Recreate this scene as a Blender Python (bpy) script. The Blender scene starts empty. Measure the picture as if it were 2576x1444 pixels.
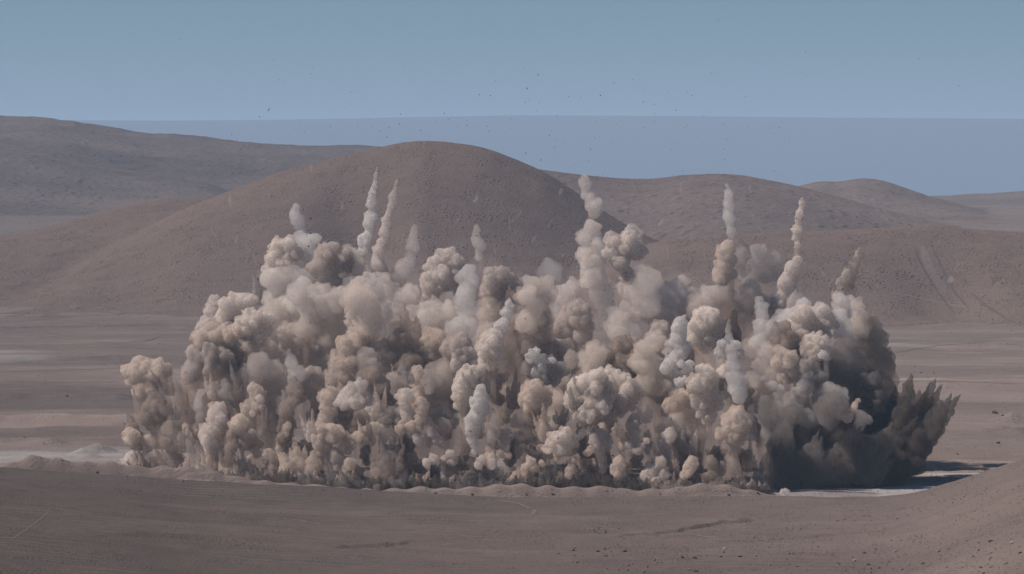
import bpy, math, random
import numpy as np
import openvdb as vdb
from mathutils import Vector, noise as mnoise

random.seed(7)
C = bpy.context.scene.collection
SC = bpy.context.scene

# ---------------------------------------------------------------- camera, sky, sun, exposure
F, HZ, H = 4025.0, 165.0, 97.0        # focal length in px of a 1024 px wide frame, row of the horizon, camera height (m)
cam_data = bpy.data.cameras.new("camera")
cam_data.lens = 36.0 * F / 1024.0
cam_data.sensor_width = 36.0
cam_data.shift_y = -(287.0 - HZ) / 1024.0
cam_data.clip_start = 1.0
cam_data.clip_end = 200000.0
cam = bpy.data.objects.new("camera", cam_data)
cam.location = (0, 0, H)
cam.rotation_euler = (math.radians(90), 0, 0)
C.objects.link(cam)
SC.camera = cam

SUN_EL, SUN_AZ = 48.0, -95.0          # azimuth measured from the view direction (+Y), negative to the left
world = bpy.data.worlds.new("World")
SC.world = world
world.use_nodes = True
wn = world.node_tree
wn.nodes.clear()
sky = wn.nodes.new("ShaderNodeTexSky")
sky.sky_type = 'NISHITA'
sky.sun_disc = False
sky.sun_elevation = math.radians(SUN_EL)
sky.sun_rotation = math.radians(SUN_AZ)
sky.altitude = 1500
sky.air_density = 1.0
sky.dust_density = 0.6
sky.ozone_density = 1.5
bg = wn.nodes.new("ShaderNodeBackground")
bg.inputs["Strength"].default_value = 0.05
wo = wn.nodes.new("ShaderNodeOutputWorld")
tint = wn.nodes.new("ShaderNodeMix")
tint.data_type = 'RGBA'
tint.blend_type = 'MULTIPLY'
tint.inputs[0].default_value = 1.0
tint.inputs[7].default_value = (0.42, 0.655, 0.84, 1)
wn.links.new(sky.outputs[0], tint.inputs[6])
wn.links.new(tint.outputs[2], bg.inputs[0])
wn.links.new(bg.outputs[0], wo.inputs[0])

az, el = math.radians(SUN_AZ), math.radians(SUN_EL)
to_sun = Vector((math.sin(az) * math.cos(el), math.cos(az) * math.cos(el), math.sin(el)))
sun_data = bpy.data.lights.new("sun", 'SUN')
sun_data.energy = 5.0
sun_data.angle = math.radians(0.53)
sun_data.color = (1.0, 0.90, 0.82)
sun = bpy.data.objects.new("sun", sun_data)
sun.rotation_euler = to_sun.to_track_quat('Z', 'Y').to_euler()
sun.location = to_sun * 500
C.objects.link(sun)

SC.view_settings.view_transform = 'Standard'
SC.view_settings.look = 'None'
SC.view_settings.gamma = 1.0
SC.view_settings.use_curve_mapping = False
SC.view_settings.exposure = 0.22
SC.cycles.volume_bounces = 3
SC.cycles.max_bounces = 8
SC.cycles.diffuse_bounces = 3
SC.cycles.transparent_max_bounces = 64
SC.cycles.use_denoising = True
SC.cycles.caustics_reflective = False
SC.cycles.caustics_refractive = False

BIG = 1024.0 / 2575.0


def at(x, y, D):
    """point of the place seen at photo position x, y (2575 px wide print) at depth D"""
    return ((x * BIG - 512.0) * D / F, D, H - (y * BIG - HZ) * D / F)


# ---------------------------------------------------------------- noise (vectorised)
def _hash(ix, iy, iz, s):
    h = (ix.astype(np.int64) * 374761393 + iy.astype(np.int64) * 668265263 + iz.astype(np.int64) * 2147483647 * 3 + s * 144269504) & 0xffffffff
    h = ((h ^ (h >> 13)) * 1274126177) & 0xffffffff
    h = ((h ^ (h >> 16)) * 2246822519) & 0xffffffff
    return ((h ^ (h >> 15)) & 0xffffff) / float(0xffffff)


def vnoise2(x, y, s=0):
    x0, y0 = np.floor(x), np.floor(y)
    fx, fy = x - x0, y - y0
    fx = fx * fx * fx * (fx * (fx * 6 - 15) + 10)
    fy = fy * fy * fy * (fy * (fy * 6 - 15) + 10)
    z = np.zeros_like(x0)
    a, b = _hash(x0, y0, z, s), _hash(x0 + 1, y0, z, s)
    c, d = _hash(x0, y0 + 1, z, s), _hash(x0 + 1, y0 + 1, z, s)
    return (a * (1 - fx) + b * fx) * (1 - fy) + (c * (1 - fx) + d * fx) * fy - 0.5


def fbm2(x, y, octaves=4, s=0, gain=0.5):
    t, a, f = 0, 1.0, 1.0
    for i in range(octaves):
        t = t + a * vnoise2(x * f + 17.3 * i, y * f - 9.1 * i, s + i)
        a *= gain
        f *= 2.03
    return t


def vnoise3(p, s=0):
    p0 = np.floor(p)
    f = p - p0
    f = f * f * (3 - 2 * f)
    r = 0
    for dx in (0, 1):
        for dy in (0, 1):
            for dz in (0, 1):
                w = (f[:, 0] if dx else 1 - f[:, 0]) * (f[:, 1] if dy else 1 - f[:, 1]) * (f[:, 2] if dz else 1 - f[:, 2])
                r = r + w * _hash(p0[:, 0] + dx, p0[:, 1] + dy, p0[:, 2] + dz, s)
    return r - 0.5


# ---------------------------------------------------------------- helpers
def mesh_from(name, verts, faces_flat, nper, mat, parent=None, smooth=True):
    me = bpy.data.meshes.new(name)
    verts = np.asarray(verts, dtype=np.float32)
    faces_flat = np.asarray(faces_flat, dtype=np.int32)
    nf = len(faces_flat) // nper
    me.vertices.add(len(verts))
    me.vertices.foreach_set("co", verts.ravel())
    me.loops.add(nf * nper)
    me.loops.foreach_set("vertex_index", faces_flat)
    me.polygons.add(nf)
    me.polygons.foreach_set("loop_start", np.arange(0, nf * nper, nper, dtype=np.int32))
    me.polygons.foreach_set("loop_total", np.full(nf, nper, dtype=np.int32))
    me.polygons.foreach_set("use_smooth", np.full(nf, smooth))
    me.update(calc_edges=True)
    if mat:
        me.materials.append(mat)
    o = bpy.data.objects.new(name, me)
    C.objects.link(o)
    if parent:
        o.parent = parent
    return o


def tag(o, label=None, cat=None, group=None, kind=None):
    if label:
        o["label"] = label
    if cat:
        o["category"] = cat
    if group:
        o["group"] = group
    if kind:
        o["kind"] = kind
    return o


class NT:
    """small helper round a material's node tree"""
    def __init__(self, name):
        self.m = bpy.data.materials.new(name)
        self.m.use_nodes = True
        self.t = self.m.node_tree
        self.t.nodes.clear()
        self.out = self.t.nodes.new("ShaderNodeOutputMaterial")

    def n(self, kind, **kw):
        nd = self.t.nodes.new("ShaderNode" + kind)
        for k, v in kw.items():
            if k in nd.inputs:
                nd.inputs[k].default_value = v
            else:
                setattr(nd, k, v)
        return nd

    def l(self, a, b):
        self.t.links.new(a, b)

    def noise(self, vec, scale, detail=4, rough=0.55):
        nd = self.n("TexNoise", Scale=scale, Detail=detail, Roughness=rough)
        self.l(vec, nd.inputs["Vector"])
        return nd.outputs["Fac"]

    def ramp(self, fac, p0, p1, lo=0.0, hi=1.0):
        nd = self.n("MapRange")
        nd.inputs["From Min"].default_value = p0
        nd.inputs["From Max"].default_value = p1
        nd.inputs["To Min"].default_value = lo
        nd.inputs["To Max"].default_value = hi
        self.l(fac, nd.inputs["Value"])
        return nd.outputs["Result"]

    def mix(self, fac, a, b, mode='MIX'):
        nd = self.n("Mix", data_type='RGBA', blend_type=mode)
        for sock, v in ((nd.inputs[0], fac), (nd.inputs[6], a), (nd.inputs[7], b)):
            if isinstance(v, (int, float)):
                sock.default_value = v
            elif isinstance(v, tuple):
                sock.default_value = (*v, 1.0)
            else:
                self.l(v, sock)
        return nd.outputs[2]

    def math(self, op, a, b=0.0, c=0.0):
        nd = self.n("Math", operation=op)
        for i, v in enumerate((a, b, c)):
            if isinstance(v, (int, float)):
                nd.inputs[i].default_value = v
            else:
                self.l(v, nd.inputs[i])
        return nd.outputs[0]


# ---------------------------------------------------------------- terrain
def sil(points, D):
    """ridge crest: photo silhouette points -> (tangent, height) arrays at depth D"""
    p = np.array(points, float)
    return (p[:, 0] * BIG - 512.0) / F, H - (p[:, 1] * BIG - HZ) * D / F


def smooth(a):
    a = np.clip(a, 0, 1)
    return a * a * (3 - 2 * a)


def base_height(x, y):
    z = 42.0 * smooth((y - 2950.0) / 1300.0) - 600.0 * smooth((y - 6900.0) / 9000.0)
    # near slope that ends in a lip in front of the pit
    t = x / np.maximum(y, 300.0)
    lip_u = np.array([-3000, -200, 0, 120, 190, 350, 500, 760, 860, 905, 952, 1003, 1030, 1200, 3600.0])
    lip_v = np.array([440, 455, 468.4, 477, 483, 491, 497, 498.5, 499.5, 498, 485, 467, 458, 425, 380.0])
    lv = 0
    for o_ in np.linspace(-26, 26, 9):
        lv = lv + np.interp((t * F + 512 + o_), lip_u, lip_v) / 9.0
    crest = H - (lv - HZ) * 900.0 / F
    near_z = crest + 4.0 * smooth((900 - y) / 260.0)
    near_z = near_z + np.maximum(0, 640 - y) * 0.015
    drop = smooth((y - 902.0) / 75.0)
    near = near_z * (1 - drop)
    return z, near


# crest points (photo position), depth of the crest, width towards the camera, width behind
RIDGES = [
    ("mountain", [(-3000, 330), (-600, 310), (0, 306), (200, 301), (420, 302), (700, 300), (1000, 294), (1300, 288), (1700, 290), (2100, 294), (2575, 297), (3200, 300), (5600, 330)], 30000, 6000, 5000, 0),
    ("hill", [(-2500, 420), (-700, 300), (-200, 288), (0, 291), (100, 294), (180, 303), (300, 322), (400, 334), (440, 336), (520, 343), (640, 359), (760, 363), (950, 368), (1150, 385), (1330, 421), (1450, 440), (1640, 470), (1900, 560)], 5600, 1150, 1500, 4.5),
    ("hill", [(-300, 360), (0, 372), (90, 385), (180, 400), (300, 422), (420, 438), (520, 455), (600, 480), (660, 520), (700, 560)], 4900, 620, 500, 4),
    ("hill", [(1800, 560), (1900, 500), (2000, 470), (2060, 455), (2110, 457), (2170, 446), (2220, 452), (2270, 470), (2340, 494), (2450, 522), (2560, 560)], 4700, 560, 500, 2),
    ("hill", [(2000, 560), (2340, 496), (2450, 488), (2575, 482), (2800, 470), (3300, 440), (4300, 500)], 6400, 1100, 1200, 5),
    ("hill", [(1100, 560), (1250, 450), (1330, 421), (1370, 427), (1450, 438), (1550, 448), (1640, 450), (1720, 439), (1810, 436), (1870, 440), (1950, 456), (2010, 468), (2100, 492), (2200, 520), (2350, 556), (2420, 570)], 3750, 520, 400, 1.8),
    ("hill", [(-1200, 700), (-500, 640), (0, 594), (60, 584), (130, 567), (200, 546), (300, 516), (400, 501), (480, 497), (530, 499), (600, 520), (700, 560)], 3050, 330, 260, 1.5),
    ("hill", [(0, 735), (60, 712), (140, 680), (250, 630), (350, 580), (450, 530), (530, 497), (600, 471), (700, 432), (800, 407), (870, 391), (950, 371), (1000, 359), (1060, 352.5), (1120, 355), (1200, 366), (1250, 381), (1300, 401), (1370, 431), (1450, 482), (1520, 531), (1600, 581), (1660, 606), (1750, 640)], 2900, 290, 300, 1.5),
    ("hill", [(1250, 830), (1400, 740), (1500, 670), (1580, 622), (1660, 606), (1800, 590), (2000, 583), (2200, 573), (2300, 568), (2360, 567), (2400, 571), (2470, 577), (2575, 584), (2800, 600), (3300, 560), (4200, 640)], 2660, 250, 300, 1.5),
]


def rough(x, y, amp):
    s = 26.0 * (0.4 + amp * 0.35)
    r = fbm2(x / s, y / s, 4, 3)
    g = np.abs(fbm2(x / (s * 2.6) + 5, y / (s * 6), 3, 11))
    return amp * (0.75 * r - 0.9 * g)


def terrain_height(x, y):
    """height and index of the ridge that makes it (0 = near slope, 1 = quarry floor, 2.. = ridges)"""
    t = x / np.maximum(y, 300.0)
    floor, near = base_height(x, y)
    # quarry floor: faint swells, benches and spoil heaps
    fl = floor + 0.55 * fbm2(x / 40.0, y / 75.0, 5, 21) * smooth((y - 1000) / 200.0) * (1 + np.minimum(y, 3000) / 2500.0) * (0.15 + .85 * smooth((3600 - y) / 700.0))
    nr = near + (0.9 * fbm2(x / 60.0, y / 60.0, 3, 31) + 0.35 * fbm2(x / 7.0, y / 9.0, 3, 37)) * smooth((930 - y) / 30.0)
    # banks and a shallow hollow scraped into the near slope
    un = t * F + 512
    for us, vs, bh in (((604, 640, 676, 700, 722, 760), (542, 537, 530.5, 523, 516, 511.5), 1.1), ((330, 382, 410, 430, 455), (565, 556, 551, 549.5, 550.5), .8), ((95, 165, 222, 290), (573, 566, 565, 570), .6),
                       ((700, 800, 900, 1000), (548, 538, 524, 508), .5), ((560, 700, 850), (572, 563, 558), .5), ((480, 600, 700), (505, 504, 508), .4)):
        yl = 73.0 * F / (np.interp(un, us, vs) - HZ) + 1.2 * vnoise2(x / 4.0, y * 0 + us[0], 3)
        m = smooth((un - us[0]) / 14.0) * smooth((us[-1] - un) / 14.0)
        nr = nr + m * bh * .5 * (np.exp(-((y - yl) / 2.6) ** 2) - .8 * np.exp(-((y - yl + 4.0) / 2.6) ** 2)) * (.8 + .8 * vnoise2(x / 2.5, y / 4.0, 13))
    hx_, hy_ = (603 - 512) / F * 802.0, 802.0
    nr = nr - 1.3 * np.exp(-(((x - hx_) / 5.5) ** 2 + ((y - hy_) / 7.0) ** 2))
    # windrow of spoil in front of the blast
    u = t * F + 512
    prof_u = np.array([-400, 5, 30, 60, 90, 115, 140, 170, 200, 225, 290, 340, 400, 440, 470, 500, 520, 560, 600, 625, 650, 690, 712, 740, 765, 780, 800, 1500])
    prof_v = np.array([480, 478, 466, 467, 471, 472, 475, 473, 476, 482, 487, 489, 490, 489, 487, 486.5, 486, 486, 487, 491, 490, 486, 486, 488, 491, 496, 501, 503])
    wh = H - (np.interp(u, prof_u, prof_v) - HZ) * 1135.0 / F
    depth = np.interp(u, [0, 150, 350, 1024], [1175, 1165, 1140, 1135])
    wh = wh + 0.6 * np.sin(u / 6.5) * np.sin(u / 11.0 + 1) + 0.5 * vnoise2(x / 3.5, y / 3.5, 5)
    berm = np.maximum(wh, 0) * np.exp(-np.abs((y - depth) / 9.5) ** 2.2)
    berm2 = np.maximum(wh - 1.6, 0) * np.exp(-np.abs((y - depth + 13) / 7.0) ** 2.2) * smooth(0.5 + 1.6 * vnoise2(x / 12.0, y * 0 + 2.5, 9))
    fl = fl + np.maximum(berm, berm2)
    # heaps and benches on the left, right and behind the blast
    for hu, hv, hh, w in ((98, 452, 3.2, 7), (83, 455, 2.2, 5.5), (90, 458, 1.4, 5), (1012, 420, 3.6, 10), (1000, 428, 2.0, 8), (985, 430, 1.2, 6), (1018, 433, 2.5, 9)):
        hy = 390425.0 / (hv - HZ)
        hx = (hu - 512) * hy / F
        rr = np.sqrt((x - hx) ** 2 + ((y - hy) / 1.5) ** 2) / w
        fl = fl + hh * np.clip(1 - rr, 0, 1) ** 1.1 * (1 + 0.3 * vnoise2(x / 2.0, y / 2.0, 2))
    for bv, bh, u0, u1, s in ((423, 2.2, -300, 165, 0), (312, 2.4, -300, 260, 1), (360, 1.3, -300, 240, 2), (398, 1.2, -300, 140, 4), (470, 2.0, 905, 1400, 3), (384, 1.5, 880, 1500, 5), (393, 1.0, 880, 1500, 6), (345, 1.2, 860, 1500, 7), (444, 1.5, -300, 75, 8)):
        by = 390425.0 / (bv - HZ) + 14 * fbm2(x / 60.0, x * 0 + s, 3, 41 + s)
        m = smooth((u - u0) / 25.0) * smooth((u1 - u) / 25.0)
        e = (y - by)
        fl = fl + m * bh * 1.5 * np.exp(-(e / (7.0 + by / 260.0)) ** 2) * (0.8 + 0.7 * vnoise2(x / 9.0, y / 9.0, s))
    nr = np.where(y > 990, -2000.0, nr)
    h = np.maximum(fl, nr)
    idx = np.where(nr >= fl, 0, 1)
    idx = np.where(y > 985, 1, idx)
    for i, (nm, pts, D, wf, wb, am) in enumerate(RIDGES):
        if D < 20000:
            pts = [(pts[0][0] - 170, pts[0][1] + 150)] + pts + [(pts[-1][0] + 170, pts[-1][1] + 150)]
        tt, zz = sil(pts, D)
        zc = np.interp(t, tt, zz, left=-500, right=-500)
        # soften the polyline
        for o_ in (-0.0016, 0.0016, -0.0008, 0.0008):
            zc = zc + np.interp(t + o_, tt, zz, left=-500, right=-500)
        zc = zc / 5.0
        b0 = np.minimum(floor, base_height(x * 0, np.full_like(y, D))[0]) if D < 20000 else base_height(x * 0, np.full_like(y, D))[0]
        dy = (y - D)
        s = np.where(dy < 0, -dy / (wf * (1.12 + 0.5 * vnoise2(x / (wf * .55), y * 0 + i, 77 + i) + 0.25 * vnoise2(x / (wf * .18), y * 0 + i, 97 + i))), dy / wb)
        prof = np.where(s < 1, 0.5 + 0.5 * np.cos(np.pi * np.clip(s, 0, 1)), 0)
        prof = prof * 0.75 + 0.25 * np.clip(1 - s, 0, 1) ** 2
        hgt = zc - b0
        z = b0 + hgt * prof
        z = np.where(s < 1, z + rough(x, y, am) * smooth((prof - .06) / .15) * np.clip(prof * 2.2, 0, 1) * np.clip(hgt / 20, 0, 1) * np.where(am < 3, smooth(np.abs(dy) / 30 + 0.25), 1), -600)
        k = 6.0
        d = z - h
        blend = np.clip(0.5 + 0.5 * d / k, 0, 1)
        mixed = h * (1 - blend) + z * blend + k * blend * (1 - blend) * 0.5
        idx = np.where(z > h, i + 2, idx)
        h = np.where(z > h - k, mixed, h)
    return h, idx


def ground_z(x, y):
    return float(terrain_height(np.array([x], float), np.array([y], float))[0][0])


rows = np.concatenate([
    np.arange(-200, 560, 40.0), np.arange(560, 890, 1.5), np.arange(890, 1000, 2.2), np.arange(1000, 1400, 2.6), np.arange(1400, 2350, 6.0),
    np.arange(2350, 2950, 2.6), np.arange(2950, 3200, 5.0), np.arange(3200, 4600, 9.0), np.arange(4600, 5700, 12.0), np.arange(5700, 7000, 30.0), np.arange(7000, 24000, 500.0),
    np.arange(24000, 31000, 220.0), np.arange(31000, 60001, 4000.0)])
cols_px = np.concatenate([np.array([-3600, -2400, -1500, -1000, -700, -500]), np.arange(-400, -20, 9.0), np.arange(-20, 1046, 2.1), np.arange(1050, 1430, 9.0), np.array([1500, 1600, 1800, 2100, 2600, 3500, 4700])])
ct = (cols_px - 512) / F
Y2, T2 = np.meshgrid(rows, ct, indexing='ij')
X2 = T2 * np.maximum(Y2, 300.0)
Zt, It = terrain_height(X2.ravel(), Y2.ravel())
V = np.stack([X2.ravel(), Y2.ravel(), Zt], 1)
nr_, nc_ = Y2.shape
ii = np.arange(nr_ * nc_).reshape(nr_, nc_)
quads_t = np.stack([ii[:-1, :-1], ii[:-1, 1:], ii[1:, 1:], ii[1:, :-1]], -1).reshape(-1, 4)
fid = It[quads_t[:, 0]]


def earth_material(name, a, b, c, stones=0.25, rough_scale=0.6, bump=0.6, dist=0.6, patch=0.02, pebbles=1.4, tracks=0.0, tone=False):
    k = NT(name)
    geo = k.n("NewGeometry")
    v = geo.outputs["Position"]
    mp = k.n("Mapping")
    mp.inputs["Scale"].default_value = (0.35, 1.0, 1.0)
    k.l(v, mp.inputs["Vector"])
    big = k.ramp(k.noise(mp.outputs["Vector"], patch, 5, 0.6), 0.36, 0.64)
    mid = k.ramp(k.noise(v, patch * 7, 5, 0.65), 0.35, 0.65)
    fine = k.noise(v, rough_scale, 5, 0.7)
    vo = k.n("TexVoronoi", Scale=1.0 / pebbles, Randomness=1.0)
    k.l(v, vo.inputs["Vector"])
    peb = k.ramp(vo.outputs["Distance"], 0.12, 0.45, 1.0, 0.0)
    rare = k.ramp(k.noise(v, 0.06, 3), 0.45, 0.6)
    peb = k.math('MULTIPLY', peb, rare)
    col = k.mix(big, a, b)
    col = k.mix(k.math('MULTIPLY', mid, 0.55), col, c)
    col = k.mix(k.math('MULTIPLY', peb, stones), col, tuple(x * 0.55 for x in a))
    grain = k.mix(k.ramp(fine, 0.3, 0.7), (0.78, 0.78, 0.78), (1.18, 1.18, 1.18))
    col = k.mix(1.0, col, grain, 'MULTIPLY')
    if tone:
        at_ = k.n("Attribute", attribute_name="tone")
        sp = k.n("SeparateColor")
        k.l(at_.outputs["Color"], sp.inputs[0])
        sand = k.ramp(k.noise(v, 0.12, 5, 0.7), 0.3, 0.7, 0.55, 1.0)
        col = k.mix(k.math('MULTIPLY', sp.outputs[1], sand), col, (.29, .225, .195))
        col = k.mix(k.math('MULTIPLY', sp.outputs[0], sand), col, (.42, .40, .39))
        col = k.mix(sp.outputs[2], col, (.095, .08, .073))
    hgt = k.math('ADD', k.math('MULTIPLY', fine, 0.8), k.math('MULTIPLY', peb, 0.7))
    if tracks:
        # shallow ploughed and wheel-worn furrows running across the floor
        w = k.n("TexWave", wave_type='BANDS', bands_direction='Y', Scale=0.055, Distortion=9.0, Detail=3.0)
        w.inputs["Detail Scale"].default_value = 0.4
        mp2 = k.n("Mapping")
        mp2.inputs["Scale"].default_value = (0.12, 1.0, 1.0)
        k.l(v, mp2.inputs["Vector"])
        k.l(mp2.outputs["Vector"], w.inputs["Vector"])
        wf = k.ramp(w.outputs["Fac"], 0.0, 0.18, 1.0, 0.0)
        msk = k.ramp(k.noise(v, 0.025, 2), 0.45, 0.55)
        wf = k.math('MULTIPLY', wf, msk)
        hgt = k.math('ADD', hgt, k.math('MULTIPLY', wf, -tracks))
        col = k.mix(k.math('MULTIPLY', wf, 0.35), col, tuple(min(1, x * 1.3) for x in c))
    bp = k.n("Bump", Strength=bump, Distance=dist)
    k.l(hgt, bp.inputs["Height"])
    bsdf = k.n("BsdfDiffuse", Roughness=1.0)
    k.l(col, bsdf.inputs["Color"])
    k.l(bp.outputs[0], bsdf.inputs["Normal"])
    k.l(bsdf.outputs[0], k.out.inputs["Surface"])
    return k.m


def sc(f, *cols):
    return [tuple(round(v * f, 4) for v in c) for c in cols]


M_near = earth_material("near_slope_earth", *sc(.84, (.145, .122, .113), (.185, .147, .133), (.20, .162, .147)), 0.5, 2.2, 0.7, 0.5, 0.008, 0.8, 0.2, True)
M_floor = earth_material("quarry_floor_earth", *sc(.86, (.168, .134, .118), (.205, .163, .143), (.25, .203, .180)), 0.35, 1.0, 0.7, 0.6, 0.010, 1.6, 0.35, True)
M_hill = earth_material("hill_earth", *sc(.86, (.195, .140, .117), (.228, .168, .141), (.245, .184, .156)), 0.6, 0.6, 1.0, 1.3, 0.012, 2.6)
M_far = earth_material("far_hill_earth", (.095, .074, .067), (.190, .146, .126), (.165, .128, .112), 0.3, 0.12, 0.8, 3.5, 0.0035, 12.0)
M_mt = earth_material("mountain_earth", (.06, .055, .05), (.075, .065, .06), (.07, .065, .06), 0.2, 0.01, 0.4, 10.0, 0.0006, 60.0)
names = ["near_slope", "quarry_floor"] + [r[0] for r in RIDGES]
mats = [M_near, M_floor, M_mt, M_far, M_far, M_far, M_far, M_hill, M_hill, M_hill, M_hill]
mats[7] = M_far
# the floor's own colours: white blast dust in the pit, sandy spoil, darker worked ground
xx, yy = X2.ravel(), Y2.ravel()
uu = xx / np.maximum(yy, 300) * F + 512
vv = HZ + 390425.0 / np.maximum(yy, 300)
n1 = fbm2(xx / 55.0, yy / 22.0, 5, 61)
n2 = fbm2(xx / 110.0, yy / 60.0, 4, 67)


def band(a, b, soft_=3.0, wob=3.0):
    w = wob * n1 * 2
    return smooth((vv - a + w) / soft_ + .5) * smooth((b - vv - w) / soft_ + .5)


def span(a, b, s_=20.0):
    return smooth((uu - a) / s_) * smooth((b - uu) / s_)


white = band(446, 520, 14, 5) * (0.35 + 0.8 * np.clip(n1 + .45, 0, 1)) * np.where(uu < 500, span(-200, 260, 80) * 1.0, span(870, 1500, 20) * (vv > 474) * 2.6) + band(488, 503, 3, 1) * 0.8 * (uu > 715)
white = white + band(463.5, 466, 1.5, 1) * span(880, 1400) * .8
white = white + 0.5 * band(352, 362, 5, 5) * span(-200, 80, 60) + 0.25 * band(379, 384, 2, 1) * span(850, 1400, 20)
white = white + 0.35 * np.clip(n1 * 2 - .45, 0, 1) * band(330, 440, 20)
sandc = band(416, 427, 3, 2) * span(-200, 175) * .9 + band(464, 476, 3, 2) * span(880, 1400) * .8 + band(366, 384, 6, 3) * .45 * span(-200, 260, 60) + band(440, 447, 4, 2) * .5 * span(-200, 110) + band(306, 318, 3, 2) * .35 * span(-200, 300, 60) + np.clip(n2 * .9, 0, .3) * (vv < 440) * (vv > 330) + band(378, 400, 5, 4) * .4 * span(850, 1400)
bm = np.exp(-np.abs((yy - np.interp(uu, [0, 150, 350, 1024], [1175, 1165, 1140, 1135])) / 22.0) ** 4)
sandc = np.maximum(sandc, bm * .5)
bm = bm * np.where(uu < 775, 1, 0)
white = white * (1 - bm)
darkc = band(387, 412, 8, 4) * span(-200, 200, 60) * .45 + np.clip(-n2 * .8 - .1, 0, .22) * (vv < 440) + band(428, 436, 3, 2) * span(-200, 160) * .2
nearm = It == 0
white = np.where(nearm, 0, white * np.where(uu > 700, np.clip(.75 + n1, .2, 1.1), 1))
sandc = np.where(nearm, smooth((uu - 560) / 380.0) * (.28 + .3 * n2) + np.clip(n1 - .35, 0, .3), sandc)
darkc = np.where(nearm, .42 * smooth((560 - uu) / 420.0) * (1 + .5 * n2) + np.clip(-n1 - .25, 0, .2), darkc)
TONE = np.stack([np.clip(white, 0, 1) * .8, np.clip(sandc, 0, 1), np.clip(darkc, 0, 1), np.ones_like(white)], 1).astype(np.float32)
for i, nm in enumerate(names):
    q = quads_t[fid == i]
    if not len(q):
        continue
    used, inv = np.unique(q, return_inverse=True)
    o = mesh_from(nm, V[used], inv.ravel(), 4, mats[i])
    o["kind"] = "structure"
    if i < 2:
        ca = o.data.color_attributes.new("tone", 'FLOAT_COLOR', 'POINT')
        ca.data.foreach_set("color", TONE[used].ravel())

# ---------------------------------------------------------------- haze between here and the mountain
k = NT("air")
pv = k.n("VolumePrincipled")
pv.inputs["Color"].default_value = (.52, .72, .97, 1)
pv.inputs["Density"].default_value = 1 / 20000.0
pv.inputs["Anisotropy"].default_value = 0.0
k.l(pv.outputs[0], k.out.inputs["Volume"])
hx, hy0, hy1, hz0, hz1 = 13500.0, -400.0, 61000.0, -800.0, 640.0
vb = [(sx, sy, sz) for sz in (hz0, hz1) for sy in (hy0, hy1) for sx in (-hx, hx)]
o = mesh_from("haze", vb, [0, 2, 3, 1, 4, 5, 7, 6, 0, 1, 5, 4, 2, 6, 7, 3, 0, 4, 6, 2, 1, 3, 7, 5], 4, k.m, smooth=False)
o["kind"] = "stuff"
# ---------------------------------------------------------------- dust materials
def dust_material(name, col, col2, opacity=1.0, density=0.5, vcol=None, streak=1.0):
    k = NT(name)
    tc = k.n("TexCoord")
    mp = k.n("Mapping")
    mp.inputs["Scale"].default_value = (1, 1, 1.0 / streak)
    k.l(tc.outputs["Object"], mp.inputs["Vector"])
    v = mp.outputs["Vector"]
    big = k.ramp(k.noise(v, 0.09, 3), 0.38, 0.62)
    fine = k.noise(v, 1.1, 6, 0.65)
    c = k.mix(big, col, col2)
    c = k.mix(k.ramp(fine, 0.3, 0.7, 0.0, 0.35), c, tuple(x * 0.72 for x in col2))
    bsdf = k.n("BsdfDiffuse", Roughness=1.0)
    k.l(c, bsdf.inputs["Color"])
    bump = k.n("Bump", Strength=0.3, Distance=0.7)
    k.l(fine, bump.inputs["Height"])
    k.l(bump.outputs[0], bsdf.inputs["Normal"])
    tl = k.n("BsdfTranslucent")
    k.l(c, tl.inputs["Color"])
    surf = k.n("MixShader")
    surf.inputs[0].default_value = 0.12
    k.l(bsdf.outputs[0], surf.inputs[1])
    k.l(tl.outputs[0], surf.inputs[2])
    if opacity < 1.0:
        tr = k.n("BsdfTransparent")
        ms = k.n("MixShader")
        f = k.ramp(fine, 0.35, 0.65, opacity * 0.6, min(1.0, opacity * 1.4))
        k.l(f, ms.inputs[0])
        k.l(tr.outputs[0], ms.inputs[1])
        k.l(surf.outputs[0], ms.inputs[2])
        surf = ms
        sc = k.n("VolumePrincipled", Density=density, Anisotropy=0.15)
        sc.inputs["Color"].default_value = (*(vcol or col), 1)
        k.l(sc.outputs[0], k.out.inputs["Volume"])
    k.l(surf.outputs[0], k.out.inputs["Surface"])
    return k.m


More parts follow.
